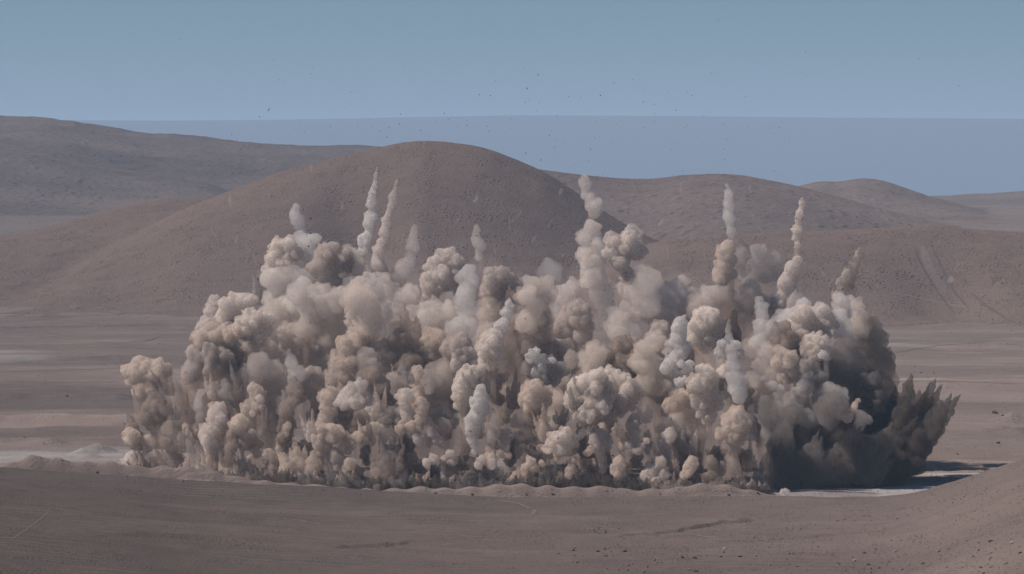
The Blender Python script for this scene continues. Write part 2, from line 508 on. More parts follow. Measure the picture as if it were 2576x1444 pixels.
# ---------------------------------------------------------------- dust geometry
def balls_to_mesh(name, balls, mat, h, blur=0, disp=0.0, seed=0, origin=None, stretch=1.0):
    """closed billowing surface round a swarm of balls (n x 4 array: x, y, z, r)"""
    balls = np.asarray(balls, dtype=np.float64)
    pad = 3 * h + 0.5
    lo = (balls[:, :3] - balls[:, 3:4]).min(0) - pad
    hi = (balls[:, :3] + balls[:, 3:4]).max(0) + pad
    n = np.ceil((hi - lo) / h).astype(int) + 1
    g = np.full(n, 3 * h, dtype=np.float32)
    ax = [lo[i] + np.arange(n[i]) * h for i in range(3)]
    for x, y, z, r in balls:
        R = r + 2 * h
        a = np.maximum(np.ceil((np.array((x, y, z)) - R - lo) / h).astype(int), 0)
        b = np.minimum(np.floor((np.array((x, y, z)) + R - lo) / h).astype(int) + 1, n)
        dx = (ax[0][a[0]:b[0]] - x)[:, None, None]
        dy = (ax[1][a[1]:b[1]] - y)[None, :, None]
        dz = (ax[2][a[2]:b[2]] - z)[None, None, :]
        d = np.sqrt(dx * dx + dy * dy + dz * dz) - r
        s = g[a[0]:b[0], a[1]:b[1], a[2]:b[2]]
        np.minimum(s, d, out=s)
    np.clip(g, -3 * h, 3 * h, out=g)
    for _ in range(blur):
        for axis in range(3):
            q = g.copy()
            sl = [slice(None)] * 3
            a_, b_, c_ = list(sl), list(sl), list(sl)
            a_[axis], b_[axis], c_[axis] = slice(0, -2), slice(1, -1), slice(2, None)
            q[tuple(b_)] = (g[tuple(a_)] + 2 * g[tuple(b_)] + g[tuple(c_)]) * 0.25
            g = q
    grid = vdb.FloatGrid(3 * h)
    grid.copyFromArray(g)
    pts, quads = grid.convertToQuads(0.0)
    pts = pts * h + lo
    if disp > 0:
        q = pts * (1.0, 1.0, 1.0 / stretch)
        for i, (sc, am) in enumerate(((0.16, 1.0), (0.42, 0.45))):
            d = np.stack([vnoise3(q * sc + 31.7 * j, seed * 7 + i * 3 + j) for j in range(3)], 1)
            pts = pts + d * disp * am * 2
    if origin is None:
        origin = (pts[:, 0].mean(), pts[:, 1].mean(), pts[:, 2].min())
    pts = pts - np.array(origin)
    o = mesh_from(name, pts, quads.ravel(), 4, mat)
    o.location = origin
    return o


def billow(base, rng, hmin, levels=3, count=(15, 8, 6), flat=1.0):
    """fractal swarm of balls round the base balls: smaller balls bulge out of bigger ones"""
    out = [np.asarray(b, float) for b in base]
    cur = [(np.array(b[:3], float), b[3], None) for b in base]
    for lv in range(levels):
        nxt = []
        for c, r, d0 in cur:
            for _ in range(count[lv]):
                d = rng.normal(size=3)
                d[2] += 0.25
                d[1] -= 0.2
                if d0 is not None:
                    d = d + d0 * 1.1
                d /= np.linalg.norm(d)
                rr = r * rng.uniform(0.32, 0.6)
                if rr < hmin:
                    continue
                p = c + d * (r * rng.uniform(0.72, 0.95) - rr * 0.1)
                out.append(np.array((*p, rr)))
                nxt.append((p, rr, d))
        cur = nxt
    return np.array(out)
# ---------------------------------------------------------------- the blast
DUST = {
    # name: base colour, second colour, volume colour
    'cream': ((.84, .70, .60), (.74, .595, .50), (.975, .93, .885)),
    'white': ((.74, .69, .65), (.65, .595, .56), (.955, .925, .90)),
    'tan': ((.70, .54, .435), (.58, .445, .36), (.95, .88, .815)),
    'pink': ((.74, .605, .535), (.62, .50, .44), (.965, .915, .875)),
    'brown': ((.30, .222, .186), (.23, .17, .142), (.74, .65, .59)),
    'mauve': ((.54, .425, .37), (.44, .345, .298), (.905, .84, .79)),
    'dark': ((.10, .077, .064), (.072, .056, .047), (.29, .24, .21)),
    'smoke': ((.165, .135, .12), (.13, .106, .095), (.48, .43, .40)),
    'grey': ((.33, .285, .26), (.26, .222, .205), (.80, .75, .72)),
}
_dm = {}


def dust(col, soft):
    """soft 0 = dense rolling billow, 1 = half dissolved, 2 = thin veil, 3 = streaked finger of thrown earth"""
    key = (col, soft)
    if key not in _dm:
        a, b, v = DUST[col]
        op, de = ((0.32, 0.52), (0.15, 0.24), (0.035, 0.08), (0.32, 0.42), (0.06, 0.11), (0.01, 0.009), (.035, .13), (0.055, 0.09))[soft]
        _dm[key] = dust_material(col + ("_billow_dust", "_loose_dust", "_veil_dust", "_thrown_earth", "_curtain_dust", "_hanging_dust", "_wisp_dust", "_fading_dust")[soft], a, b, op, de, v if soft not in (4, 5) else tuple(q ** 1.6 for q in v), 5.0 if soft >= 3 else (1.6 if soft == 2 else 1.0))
    return _dm[key]


FX = [300, 600, 900, 1400, 1900, 2300, 2450]
FD = [1267, 1228, 1209, 1203, 1199, 1222, 1240]


def front(x):
    return float(np.interp(x, FX, FD))


# label | colour | softness | metres behind the front | chain? | balls (x, y, radius in print pixels)
PLUMES = """
rounded tan puff at the upper left end of the dust wall|tan|0|10|0|365 945 40,338 942 27,395 932 30,370 975 30,345 985 20,405 955 22
lumpy brown column standing below the leftmost tan puff|brown|0|6|1|392 1000 18,385 1022 24,400 1047 26,380 1062 20,352 1045 15,408 1085 20,395 1110 18
small ochre ball of dust low on the left edge|tan|0|2|0|335 1100 24,340 1120 17,325 1108 14
pale low puffs at the bottom left corner of the blast|pink|0|0|0|330 1155 23,350 1168 20,372 1163 18,322 1170 13,392 1150 16
twisted brown stalk rising from the ground beside the left corner|brown|1|4|1|420 1065 16,415 1100 18,425 1130 18,418 1165 20
grey brown stalk between the left corner and the pale knobbly column|grey|1|6|1|470 1080 18,462 1110 18,478 1140 18,470 1172 18
bright white topped cauliflower cloud high on the left|cream|0|34|0|600 757 24,572 768 20,627 760 20,562 798 24,592 800 26,578 830 26
pale lobe bulging right from the white topped left cloud|cream|0|26|0|640 812 33,668 800 22,610 828 24,672 828 20,650 845 22,630 857 13
brown shoulder behind the white topped left cloud|pink|0|48|0|540 762 21,532 788 20,522 815 22,548 805 18,505 826 16
broad tan body under the white topped left cloud|tan|0|22|0|520 855 38,570 860 42,600 890 40,555 900 36,620 870 34
curled brown roll on the left flank under the tan body|mauve|0|12|0|500 900 32,545 905 38,485 930 28,530 935 28,470 945 18,575 915 28
dim grey puffs right of the curled left roll|grey|1|24|0|650 920 34,685 932 30,640 955 26,700 960 26,615 950 26
slim white column below the curled left roll|white|1|4|1|503 985 10,498 1010 11,500 1035 12,503 1060 12,508 1085 13
pale knobbly column with a broad pinkish head near the left end|pink|0|0|1|545 1025 22,538 1055 28,560 1070 24,530 1092 25,525 1120 20,545 1135 18
tall tan knobbly column topped by small pink knuckles left of centre|tan|0|-2|1|632 978 20,645 1000 22,622 1028 30,640 1060 24,606 1062 26,600 1090 22,625 1110 24
small pink knuckles on the right shoulder of the tan knobbly column|pink|0|-6|0|652 1000 12,640 1022 11,660 1028 12,632 1040 9
thin white cone of smoke above the brown mushroom column|white|1|20|1|728 885 5,733 905 10,738 925 17,748 945 22
brown mushroom column in the left half of the front row|brown|0|2|1|740 978 26,750 1000 22,724 1022 22,716 1050 20,712 1080 17,706 1108 15
small tan ball half way down the brown mushroom column|tan|0|-4|0|714 1092 14,720 1075 12,704 1100 10
tight pink knuckled lump on top of the centre left cluster|pink|0|-8|0|885 985 24,905 972 18,868 1005 24,900 1012 22,925 1005 16,878 968 10
tan left flank of the centre left cluster|tan|0|-2|1|830 985 20,815 1005 20,830 1030 24,812 1045 18,840 1062 20
dark brown crown behind the pink knuckled lump|brown|0|14|0|935 955 28,960 975 24,950 1000 30,975 1010 20,915 950 20
brown hollow shoulder under the pink knuckled lump|brown|0|2|0|880 1040 26,905 1050 22,860 1065 20,890 1075 20
ochre scalloped lump sweeping down at the lower centre left|tan|0|-6|1|815 1080 24,840 1090 24,805 1115 20,825 1140 22,850 1160 22,880 1178 18,905 1185 14
small twin puffs right of the ochre scalloped lump|tan|0|-2|0|920 1090 20,945 1080 18,930 1108 18,900 1100 16
grey puffs packed between the ochre lump and the centre spires|grey|0|8|0|985 1040 20,1000 1060 20,965 1060 20,975 1035 16,1010 1035 16
pointed tan turret in the centre of the front row|tan|0|4|1|1050 935 14,1046 955 17,1058 980 19,1050 1000 16
stacked pink balls left below the pointed tan turret|pink|0|-2|1|1030 992 22,1020 1015 20,1022 1042 18,1028 1062 15
stacked tan balls right below the pointed tan turret|tan|0|-4|1|1062 1010 16,1056 1035 17,1052 1060 15,1048 1080 13
small pale ball low in the centre|white|0|-6|0|1050 1105 13,1058 1112 8
string of small pink puffs low in the centre|pink|0|-4|1|1075 1095 12,1082 1080 10,1090 1105 11,1105 1120 13,1112 1105 10
small grey puffs above the long brown spray in the centre|grey|0|6|0|1110 1050 18,1095 1035 18,1130 1065 18,1120 1085 18,1145 1050 14
bright winding tan column in the middle of the blast|cream|0|0|1|1212 930 16,1190 936 20,1165 950 24,1158 980 28,1172 1005 24,1150 1020 15,1190 965 20
brown puffs right of the bright winding column|brown|0|8|0|1230 945 22,1245 965 22,1225 985 20,1250 1000 20,1265 950 16
white smoke trail dropping beside the bright winding column|white|0|-8|1|1208 978 15,1212 1010 24,1202 1040 26,1180 1058 18,1195 1080 20,1190 1110 14,1195 1135 14
tall white plume leaning right above the bright winding column|white|0|10|1|1280 765 11,1276 785 14,1268 808 17,1262 832 17
crisp white cauliflower foot of the leaning white plume|cream|0|6|0|1240 858 26,1222 885 24,1246 882 22,1214 908 16,1252 905 16,1232 845 18
tall blue white pillar behind the middle of the blast|white|1|48|1|1178 678 22,1160 700 22,1190 705 24,1175 740 28,1170 775 30,1182 810 32,1170 850 32,1155 885 26
round white bulge on the left of the blue white pillar|white|1|44|0|1148 825 22,1138 832 16,1160 835 18
pale puff at the foot of the blue white pillar|pink|0|30|0|1160 905 26,1145 925 18,1185 890 18,1150 890 18
grey capped cluster of small white puffs right of centre|white|0|6|0|1340 888 16,1358 905 18,1330 902 12,1362 925 12,1345 938 14,1392 905 11
dark grey smoke behind the cluster of small white puffs|grey|0|14|0|1375 920 28,1400 935 24,1368 950 24,1390 960 18,1330 925 20
tan dome with a misty top right of centre|tan|0|0|0|1345 980 26,1340 1005 28,1368 1005 26,1320 1008 18,1375 985 18,1358 1030 18
brown trailing skirt below the tan dome|brown|1|2|0|1325 1045 24,1300 1060 20,1350 1060 28,1335 1090 26,1300 1100 18
big cream cauliflower cloud right of centre|cream|0|-4|0|1460 975 34,1500 972 38,1455 1010 32,1500 1015 44,1478 1045 30,1442 1000 18,1525 1040 24
upper right lobe of the big cream cauliflower cloud|cream|0|2|0|1545 965 34,1575 985 32,1530 940 18,1555 1010 34,1600 985 22,1520 955 22
brown knuckled plume standing in the middle background|mauve|0|60|0|1435 762 24,1455 780 26,1425 798 26,1412 830 28,1452 835 32,1432 868 32,1470 850 22,1468 800 22,1410 860 20
small tan dome behind the big cream cloud|tan|1|26|0|1490 880 22,1480 905 26,1505 900 22,1490 930 26,1515 885 14
tall ghostly pillar top reaching the far hills|pink|1|80|1|1472 442 9,1472 462 14,1475 490 18,1485 515 21,1492 535 24
grey shoulder in the middle of the tall ghostly pillar|pink|1|78|1|1490 570 30,1475 600 30,1500 610 26,1468 635 26,1495 650 32
pink shaft of the tall ghostly pillar|pink|1|76|1|1485 670 32,1500 700 34,1512 730 30,1520 765 28,1530 800 26
bright rimmed pink heart shaped cloud beside the tall pillar|pink|0|70|0|1545 608 24,1588 600 26,1572 625 30,1602 630 26,1538 640 22,1562 660 26,1610 612 18,1575 690 18,1555 632 22
misty white cap over the heart shaped cloud|white|2|74|0|1590 578 18,1605 590 16,1575 590 14,1600 700 22,1610 680 20
soft pink shaft below the heart shaped cloud|pink|1|72|1|1600 700 28,1590 735 34,1575 770 34,1560 800 30,1565 835 26
faint white ball floating above the brown middle clouds|white|2|84|0|1385 680 22,1365 685 16,1395 695 16
low brown clouds behind the middle of the blast|mauve|1|66|0|1335 720 30,1372 722 24,1350 750 30,1320 745 22,1380 745 20
pair of brown rolls right of the blue white pillar|mauve|0|60|0|1238 700 26,1262 692 22,1225 728 22,1282 700 16,1300 715 18,1250 730 26
tan bulge between the pillar and the knuckled plume|tan|1|58|0|1300 790 26,1280 815 22,1315 820 24,1255 780 18,1240 760 18
speckled pinkish dome in the left background|pink|0|76|0|1120 650 26,1095 672 26,1142 662 24,1110 700 34,1082 722 28,1125 740 34,1140 700 24,1090 760 30
small fading column above the blue white pillar|pink|1|84|1|1202 572 9,1200 595 13,1210 618 14,1206 645 14
pink column with a smoky tip left of the speckled dome|pink|1|80|1|1046 568 9,1040 600 17,1034 632 21,1024 662 20,1010 690 26,990 708 24
needle shaped white jet at the upper left|white|0|84|1|950 420 2.5,947 445 5,942 468 8,938 492 12,936 515 12,932 545 15,928 575 17,920 602 18,917 630 16
slim pink jet with a dark tip right of the white needle|pink|0|80|1|998 448 4,994 470 7,988 495 9,984 520 10,976 548 12,972 575 13,964 608 14,950 640 16,945 665 18,955 690 22
bright cream dome at the left end of the rear row|cream|0|74|0|700 632 26,684 650 18,728 620 22,690 680 26,712 660 24,745 640 20
pale speckled shoulder below the bright cream dome|pink|1|70|0|680 700 28,715 705 32,700 740 34,735 735 30,680 750 24
ghostly white finger above the left rear clouds|white|1|88|1|742 522 11,738 540 14,748 560 15,760 580 14,770 600 20
misty white hump right of the bright cream dome|white|1|82|0|760 615 26,790 605 16,780 635 24,735 630 20,800 600 10
brown pink dome in the left rear row|mauve|0|72|0|820 640 28,840 628 20,858 662 28,805 665 26,825 700 30,870 640 18
dim brown cloud right of the brown pink dome|mauve|1|78|0|885 640 22,895 670 26,870 690 26,905 650 16,880 720 26
misty pink bank under the left rear domes|pink|1|62|0|770 750 40,730 780 38,810 770 44,770 820 44,720 830 34,850 760 34
dim dusty bank behind the white topped left cloud|mauve|1|58|0|690 790 34,720 860 40,770 880 42,820 850 40,690 840 30,820 910 34
tall pink double column left of the dark spires|pink|0|52|1|905 712 20,925 705 22,900 735 24,905 765 22,895 800 26,900 835 28
right half of the pink double column|pink|1|50|1|945 728 26,940 760 24,955 790 28,945 820 26,955 850 26
pale wisp on the left shoulder of the pink double column|white|2|56|0|880 712 18,895 720 18,905 765 14
tan billow in the centre left middle row|tan|0|32|0|872 868 28,900 858 26,880 900 30,852 922 22,865 945 22,905 895 22
brown arch shaped billow right of the tan middle billow|mauve|0|36|0|935 882 24,965 882 24,985 895 20,925 910 28,950 925 28,900 925 22
brown bank behind the pointed tan turret|mauve|1|30|0|1110 940 30,1080 960 30,1140 955 28,1010 960 30,1120 985 28,985 965 26
white needle smoke at the top right of the blast|white|1|70|1|1832 468 8,1830 490 12,1836 515 14,1830 545 15,1838 570 14,1835 595 12
tan knot at the foot of the right hand white needle|tan|0|66|1|1835 615 20,1820 635 20,1838 655 20,1815 672 24,1808 700 20,1835 690 22
dark puff beside the tan knot|grey|1|70|0|1865 630 18,1858 655 20,1870 680 18
dark brown cloud between the two right hand jets|grey|1|74|0|1912 640 24,1940 658 24,1898 668 24,1922 690 28,1955 690 18,1885 700 22
slender cream jet right of the white needle smoke|cream|0|66|1|2016 496 4.5,2015 515 8,2010 540 10,2006 560 9,2004 580 11,2003 600 11,2006 622 10
pink column under the slender cream jet|pink|0|64|1|2000 655 17,1990 680 20,1982 710 22,1972 740 22,1960 765 22
spiky brown jet tilted right at the far right|tan|0|60|1|2163 628 3,2154 645 7,2144 662 11,2134 680 14,2124 700 17,2114 722 18,2112 745 16
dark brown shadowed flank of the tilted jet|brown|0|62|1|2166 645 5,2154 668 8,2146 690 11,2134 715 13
white puffs under the tilted brown jet|white|1|50|0|2112 752 20,2128 768 20,2140 752 12,2102 770 14,2145 790 14
cream round cloud right of the white column|cream|0|26|0|1778 800 34,1755 825 30,1800 828 28,1775 860 28,1745 850 20,1765 790 20,1790 865 20
bright white crisp column right of the big cream cloud|white|0|4|1|1702 812 20,1712 835 22,1698 860 20,1715 880 24,1690 900 22,1675 925 20,1700 945 18
small white knots on the lower side of the bright white column|white|0|-2|0|1712 915 12,1728 930 14,1722 955 12,1704 962 13,1735 915 12
dim tan bank behind the bright white column|tan|1|22|0|1622 880 30,1645 860 28,1612 915 30,1640 930 34,1622 965 28,1660 975 26
intricate knuckled cream cloud at the right of the front row|cream|0|-2|0|1775 940 24,1752 965 24,1790 970 30,1768 1005 28,1745 995 16,1800 1012 24,1782 1045 22,1765 1035 16,1822 940 20
tan shoulder behind the intricate knuckled cloud|tan|0|10|0|1830 925 22,1845 950 24,1825 975 24,1740 1010 20,1715 1000 22,1690 1020 20
smooth white cone of smoke crossing the right of the blast|white|1|-10|1|1833 800 4,1834 825 8,1837 855 11,1841 885 14,1845 920 18,1851 950 21,1858 975 23,1860 1000 17
round white shoulders behind the smooth white cone|white|0|12|0|1820 868 15,1850 868 15,1812 890 15,1858 890 13
tan tower at the right end of the lit front row|tan|0|-8|0|1855 1045 24,1832 1062 22,1868 1068 20,1840 1092 24,1812 1090 16,1858 1100 20,1880 1050 14
brown streaked skirt under the right hand tan tower|brown|1|-4|1|1830 1115 20,1850 1130 22,1835 1160 20,1855 1180 18,1820 1190 18
broad pink cloud high on the right|pink|0|30|0|2040 812 34,2018 795 28,1992 830 26,2062 832 28,2025 860 28,2068 790 22,2085 812 22
bright cream knot in front of the broad pink cloud|cream|0|20|0|2045 858 24,2028 875 22,2058 885 24,2042 900 22,2070 860 16
round white ball stuck to the cream knot|white|0|14|0|2072 892 13,2080 900 9,2068 862 7
pale misty tops above the broad pink cloud|white|1|40|0|1975 800 26,2020 772 22,1950 830 28,2060 778 16,1935 850 22
white ghostly horn left of the misty tops|white|1|44|1|1908 750 10,1918 770 16,1915 800 22,1925 835 24,1905 860 22
two round white puffs near the right shoulder|white|1|26|0|2108 798 22,2122 812 20,2118 835 20,2140 850 16,2098 805 14
tan knuckles falling down the right shoulder|tan|1|34|0|2155 770 18,2168 795 20,2150 820 22,2172 830 20,2160 755 12
brown mass left of the cream knot|mauve|1|22|0|1925 895 26,1915 925 26,1945 940 26,1900 955 22,1935 975 26
small white puffs low beside the smooth cone|white|1|8|0|1948 965 13,1965 975 12,1925 950 9,1958 990 10
pale grey lump in the shadowed right part|grey|1|10|0|2030 965 20,2020 985 20,2010 1010 20,2035 945 12
slim tan flame shaped puff in the dark right part|tan|0|-6|1|2160 1005 6,2152 1018 9,2140 1035 12,2132 1052 12
faint round puff beside the flame shaped puff|grey|1|-4|0|2165 1050 17,2180 1055 13,2158 1070 15
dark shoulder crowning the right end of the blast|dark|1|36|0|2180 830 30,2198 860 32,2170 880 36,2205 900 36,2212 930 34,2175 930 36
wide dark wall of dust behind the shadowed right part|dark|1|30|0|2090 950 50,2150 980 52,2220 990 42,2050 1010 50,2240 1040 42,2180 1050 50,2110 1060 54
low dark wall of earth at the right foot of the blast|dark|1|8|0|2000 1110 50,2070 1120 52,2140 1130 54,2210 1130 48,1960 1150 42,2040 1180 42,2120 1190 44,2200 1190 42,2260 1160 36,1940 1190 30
grey brown slope of dust over the dark foot|grey|1|14|0|1990 1040 42,1950 1080 38,1925 1030 34,2040 1060 42,2090 1010 40
cream puff cluster low at the right of centre|cream|0|-10|0|1402 1098 20,1422 1085 16,1388 1118 18,1430 1112 20,1410 1132 20,1378 1135 12
stack of pale pink balls under the big cream cloud|pink|0|-6|1|1515 1092 18,1500 1105 20,1525 1115 18,1512 1135 16,1508 1160 14,1515 1185 14
blue white wisp under the big cream cloud|white|2|-4|0|1480 1080 15,1465 1092 13,1492 1070 12,1455 1100 9
brown post of dust right below the big cream cloud|tan|0|-6|1|1592 1062 17,1600 1080 17,1590 1102 14,1600 1118 14
small pale knots beside the brown dust post|pink|0|-10|0|1580 1122 13,1612 1125 11,1600 1138 12,1625 1110 9
ochre tuft standing in front of the stacked balls|tan|0|-12|1|1560 1158 15,1552 1178 16,1562 1200 15
pale low hump at the foot right of centre|cream|0|-10|0|1640 1185 20,1622 1200 16,1660 1165 18,1668 1195 18,1650 1210 14
speckled brown column above the pale low hump|pink|0|-4|1|1688 1098 18,1670 1118 18,1680 1142 18,1665 1160 16
leaning ochre puff low on the right|tan|0|-12|1|1742 1160 13,1730 1178 18,1718 1195 14
low brown puffs right of the leaning ochre puff|brown|0|-8|0|1790 1165 18,1800 1190 18,1780 1200 16,1815 1175 14
dim tan bank above the leaning ochre puff|tan|1|6|0|1700 1065 26,1730 1080 26,1710 1100 22,1755 1095 22,1665 1080 20
small tan tuft at the foot right of the cream puff cluster|tan|0|-12|1|1440 1160 13,1434 1178 15,1440 1198 15
twin small balls at the foot of the white smoke trail|tan|0|-8|0|1275 1108 11,1268 1120 9,1262 1140 14,1280 1145 11
low pale tufts under the white smoke trail|pink|0|-12|0|1212 1158 14,1205 1170 13,1235 1150 12,1240 1170 14,1228 1165 10
low ochre tufts right of centre foot|tan|0|-12|0|1335 1160 14,1345 1178 14,1320 1175 12,1360 1165 10
small puffs over the foot of the centre|pink|0|-8|0|1090 1150 12,1075 1165 13,1130 1140 12,1140 1160 13,1115 1150 9
feathery brown mass between the leftmost puffs and the curled left roll|brown|1|12|0|430 975 22,445 1005 26,452 1050 28,440 1095 24,470 1020 22,425 1040 18,480 960 24
grey veil of streaks above the grey brown stalk on the left|grey|1|16|0|455 985 24,470 1060 24,490 1040 24,455 1120 22
squat brown billow on the ground below the small pale ball|brown|0|-2|0|1035 1158 19,1015 1175 17,1058 1178 17,1040 1195 15,1085 1190 14
squat brown billow on the ground left of the leaning white trail|brown|0|2|0|1110 1175 18,1135 1185 17,1150 1165 16,1125 1200 14
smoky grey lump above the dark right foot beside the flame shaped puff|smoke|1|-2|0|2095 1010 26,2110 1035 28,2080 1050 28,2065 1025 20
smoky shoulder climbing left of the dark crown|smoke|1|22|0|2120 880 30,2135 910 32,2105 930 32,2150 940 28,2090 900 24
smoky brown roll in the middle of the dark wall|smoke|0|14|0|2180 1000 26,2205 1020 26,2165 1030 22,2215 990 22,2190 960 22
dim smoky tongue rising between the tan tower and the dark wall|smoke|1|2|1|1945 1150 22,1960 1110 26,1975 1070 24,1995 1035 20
white shred caught in the dark wall below the cream knot|white|1|10|0|2000 985 12,2015 970 15,2022 950 12,1995 1000 9
grey lumps under the cream knot|grey|0|18|0|2045 935 22,2025 925 20,2065 950 22,2050 965 20
tan knuckles left of the grey lumps|tan|0|14|0|1985 905 22,1965 890 20,1990 935 22,1970 950 18,1950 915 18
brown billow under the broad pink cloud|brown|0|28|0|1985 860 28,1965 835 24,2000 880 26,1945 865 22
ragged pink bank behind the knuckled brown plume|pink|1|74|0|1660 740 34,1700 735 36,1640 780 36,1690 780 38,1735 760 32,1720 800 30
brown bank right of the ragged pink bank|mauve|1|70|0|1760 770 30,1790 740 28,1830 760 32,1870 780 32,1890 740 28,1920 770 30
pink bank under the speckled dome|pink|1|70|0|1080 800 36,1110 830 34,1060 840 34,1130 790 30,1040 790 28
brown bank under the pair of brown rolls|mauve|1|64|0|1240 770 30,1270 790 30,1300 760 30,1220 800 30,1330 800 34,1360 790 30
pink bank left of the tall ghostly pillar|pink|1|74|0|1400 760 26,1420 735 22,1390 790 28,1440 720 20
pink bank between the slim jets and the speckled dome|pink|1|74|0|1000 745 28,975 725 24,1030 740 26,1010 775 30,965 700 20
grey bank linking the left rear domes|grey|1|72|0|870 730 30,840 750 32,800 735 30,760 700 30,720 770 34,910 780 28
""".strip().split("\n")
rngp = np.random.default_rng(11)
plume_at = []
named = []
used_labels = set()


def by_neighbour(what, x, y):
    """label of a lesser thing told by the named plume it stands beside"""
    for nx, ny, lab in sorted(named, key=lambda q: (q[0] - x) ** 2 + (q[1] - y) ** 2):
        dx, dy = x - nx, y - ny
        rel = ("right of" if dx > 0 else "left of") if abs(dx) > abs(dy) else ("below" if dy > 0 else "above")
        words = lab.split()
        s_ = "%s just %s the %s" % (what, rel, lab)
        if len(s_.split()) > 16:
            continue
        if s_ not in used_labels:
            used_labels.add(s_)
            return s_
    for rel in ("close to", "in front of", "near the side of", "beside", "next to"):
        for nx, ny, lab in sorted(named, key=lambda q: (q[0] - x) ** 2 + (q[1] - y) ** 2)[:6]:
            s_ = "%s %s the %s" % (what, rel, lab)
            if len(s_.split()) <= 16 and s_ not in used_labels:
                used_labels.add(s_)
                return s_
    return what


def build_plume(i, line, name="dust_plume", cat="dust plume"):
    label, col, soft, off, chain, balls = line.split("|")
    soft, off, chain = int(soft), float(off), int(chain)
    pts = [tuple(float(v) for v in b.split()) for b in balls.split(",")]
    if chain:
        full = []
        for a, b in zip(pts, pts[1:]):
            L = math.hypot(a[0] - b[0], a[1] - b[1])
            n = max(1, int(L / (0.55 * min(a[2], b[2]) + 1)))
            for q in range(n):
                f = q / n
                full.append(tuple(a[j] * (1 - f) + b[j] * f for j in range(3)))
        full.append(pts[-1])
        base_pts = full
    else:
        base_pts = pts
    cx = sum(p[0] for p in pts) / len(pts)
    D = front(cx) + off
    k = BIG * D / F
    rng = np.random.default_rng(100 + i)
    base = []
    for x, y, r in base_pts:
        jit = rng.uniform(-.5, .3) * r * k * (0.4 if chain else 1.2)
        X, Y, Z = at(x, y, D + jit)
        R = r * k * (0.90 if soft < 2 or soft == 7 else 1.0)
        if chain:
            X += rng.normal() * R * 0.2
            R *= rng.uniform(0.68, 1.16)
        base.append((X, Y, max(Z, R * 0.3), R))
    hmin = 0.46 if soft in (0, 3) else (0.6 if soft in (1, 7) else 0.9)
    if soft == 3:
        sw = base
    else:
        nb = len(base)
        c1 = 7 if chain else 15
        sw = billow(base, rng, hmin, 3 if soft < 2 or soft == 7 else 2, (c1, 8, 5) if nb < 9 else (max(6, int(c1 * 8 / nb)), 7, 5))
    rmax = max(b_[3] for b_ in base)
    if soft == 0 and rmax < 2.4:
        sw = billow(base, rng, 0.3, 3, (8, 6, 5))
    size = max(np.ptp(np.array([b[j] for b in base])) for j in range(3))
    h = 0.36 if soft in (0, 3) else (0.42 if soft in (1, 7) else 0.5)
    if soft == 0 and rmax < 2.4:
        h = 0.27
    if size > 30:
        h = max(h, 0.62)
    o = balls_to_mesh(name, sw, dust(col, soft), h, blur=(0, 0, 3, 0, 0, 0, 0, 0)[soft], disp=(0.45, 0.7, 0.9, 0.6, 0, 0, 0, 0.9)[soft], seed=i, stretch=3.0 if soft == 3 else 1.0)
    named.append((cx, sum(p[1] for p in pts) / len(pts), label))
    grp = "plumes of dust rising in the front rows of the blast" if off < 40 else "plumes of dust rising at the back of the blast"
    tag(o, label, cat, grp)
    bottom = min(b[2] - b[3] for b in base)
    plume_at.append((cx, D, bottom, size, soft, base))
    # the falling, streaked curtain of dust that trails from the plume to the ground
    if bottom > 3.5 and soft not in (2, 7) and off > -1:
        xs = [b[0] for b in base if b[2] < bottom + size * 0.55] or [b[0] for b in base]
        x0, x1 = min(xs), max(xs)
        w = max(1.8, min(5.5, (x1 - x0) * 0.33 + 1.2))
        cb = []
        lowz = max(0.0, bottom - 34)
        for q in range(int(4 + (x1 - x0) / 3.0)):
            px = rng.uniform(x0, x1)
            top = bottom + rng.uniform(1, 4)
            z = top
            r = w * rng.uniform(.45, .8)
            ln = rng.uniform(0.55, 1.0) * (top - lowz)
            yy = rng.uniform(-.8, 1.2) * w
            while z > top - ln:
                f = (top - z) / max(ln, 1)
                cb.append((px + rng.normal() * .15, Y * 0 + D + yy, z, max(0.5, r * (1 - 0.55 * f))))
                z -= 1.0
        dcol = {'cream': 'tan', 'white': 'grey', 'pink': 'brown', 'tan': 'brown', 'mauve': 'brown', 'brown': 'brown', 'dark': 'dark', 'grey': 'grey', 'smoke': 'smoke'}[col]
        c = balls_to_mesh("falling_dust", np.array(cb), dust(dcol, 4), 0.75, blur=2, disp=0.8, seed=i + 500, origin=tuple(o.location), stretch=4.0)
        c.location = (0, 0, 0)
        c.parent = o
    return o


import time as _t
t0_ = _t.time()
for i, line in enumerate(PLUMES):
    build_plume(i, line)
named_main = list(named)
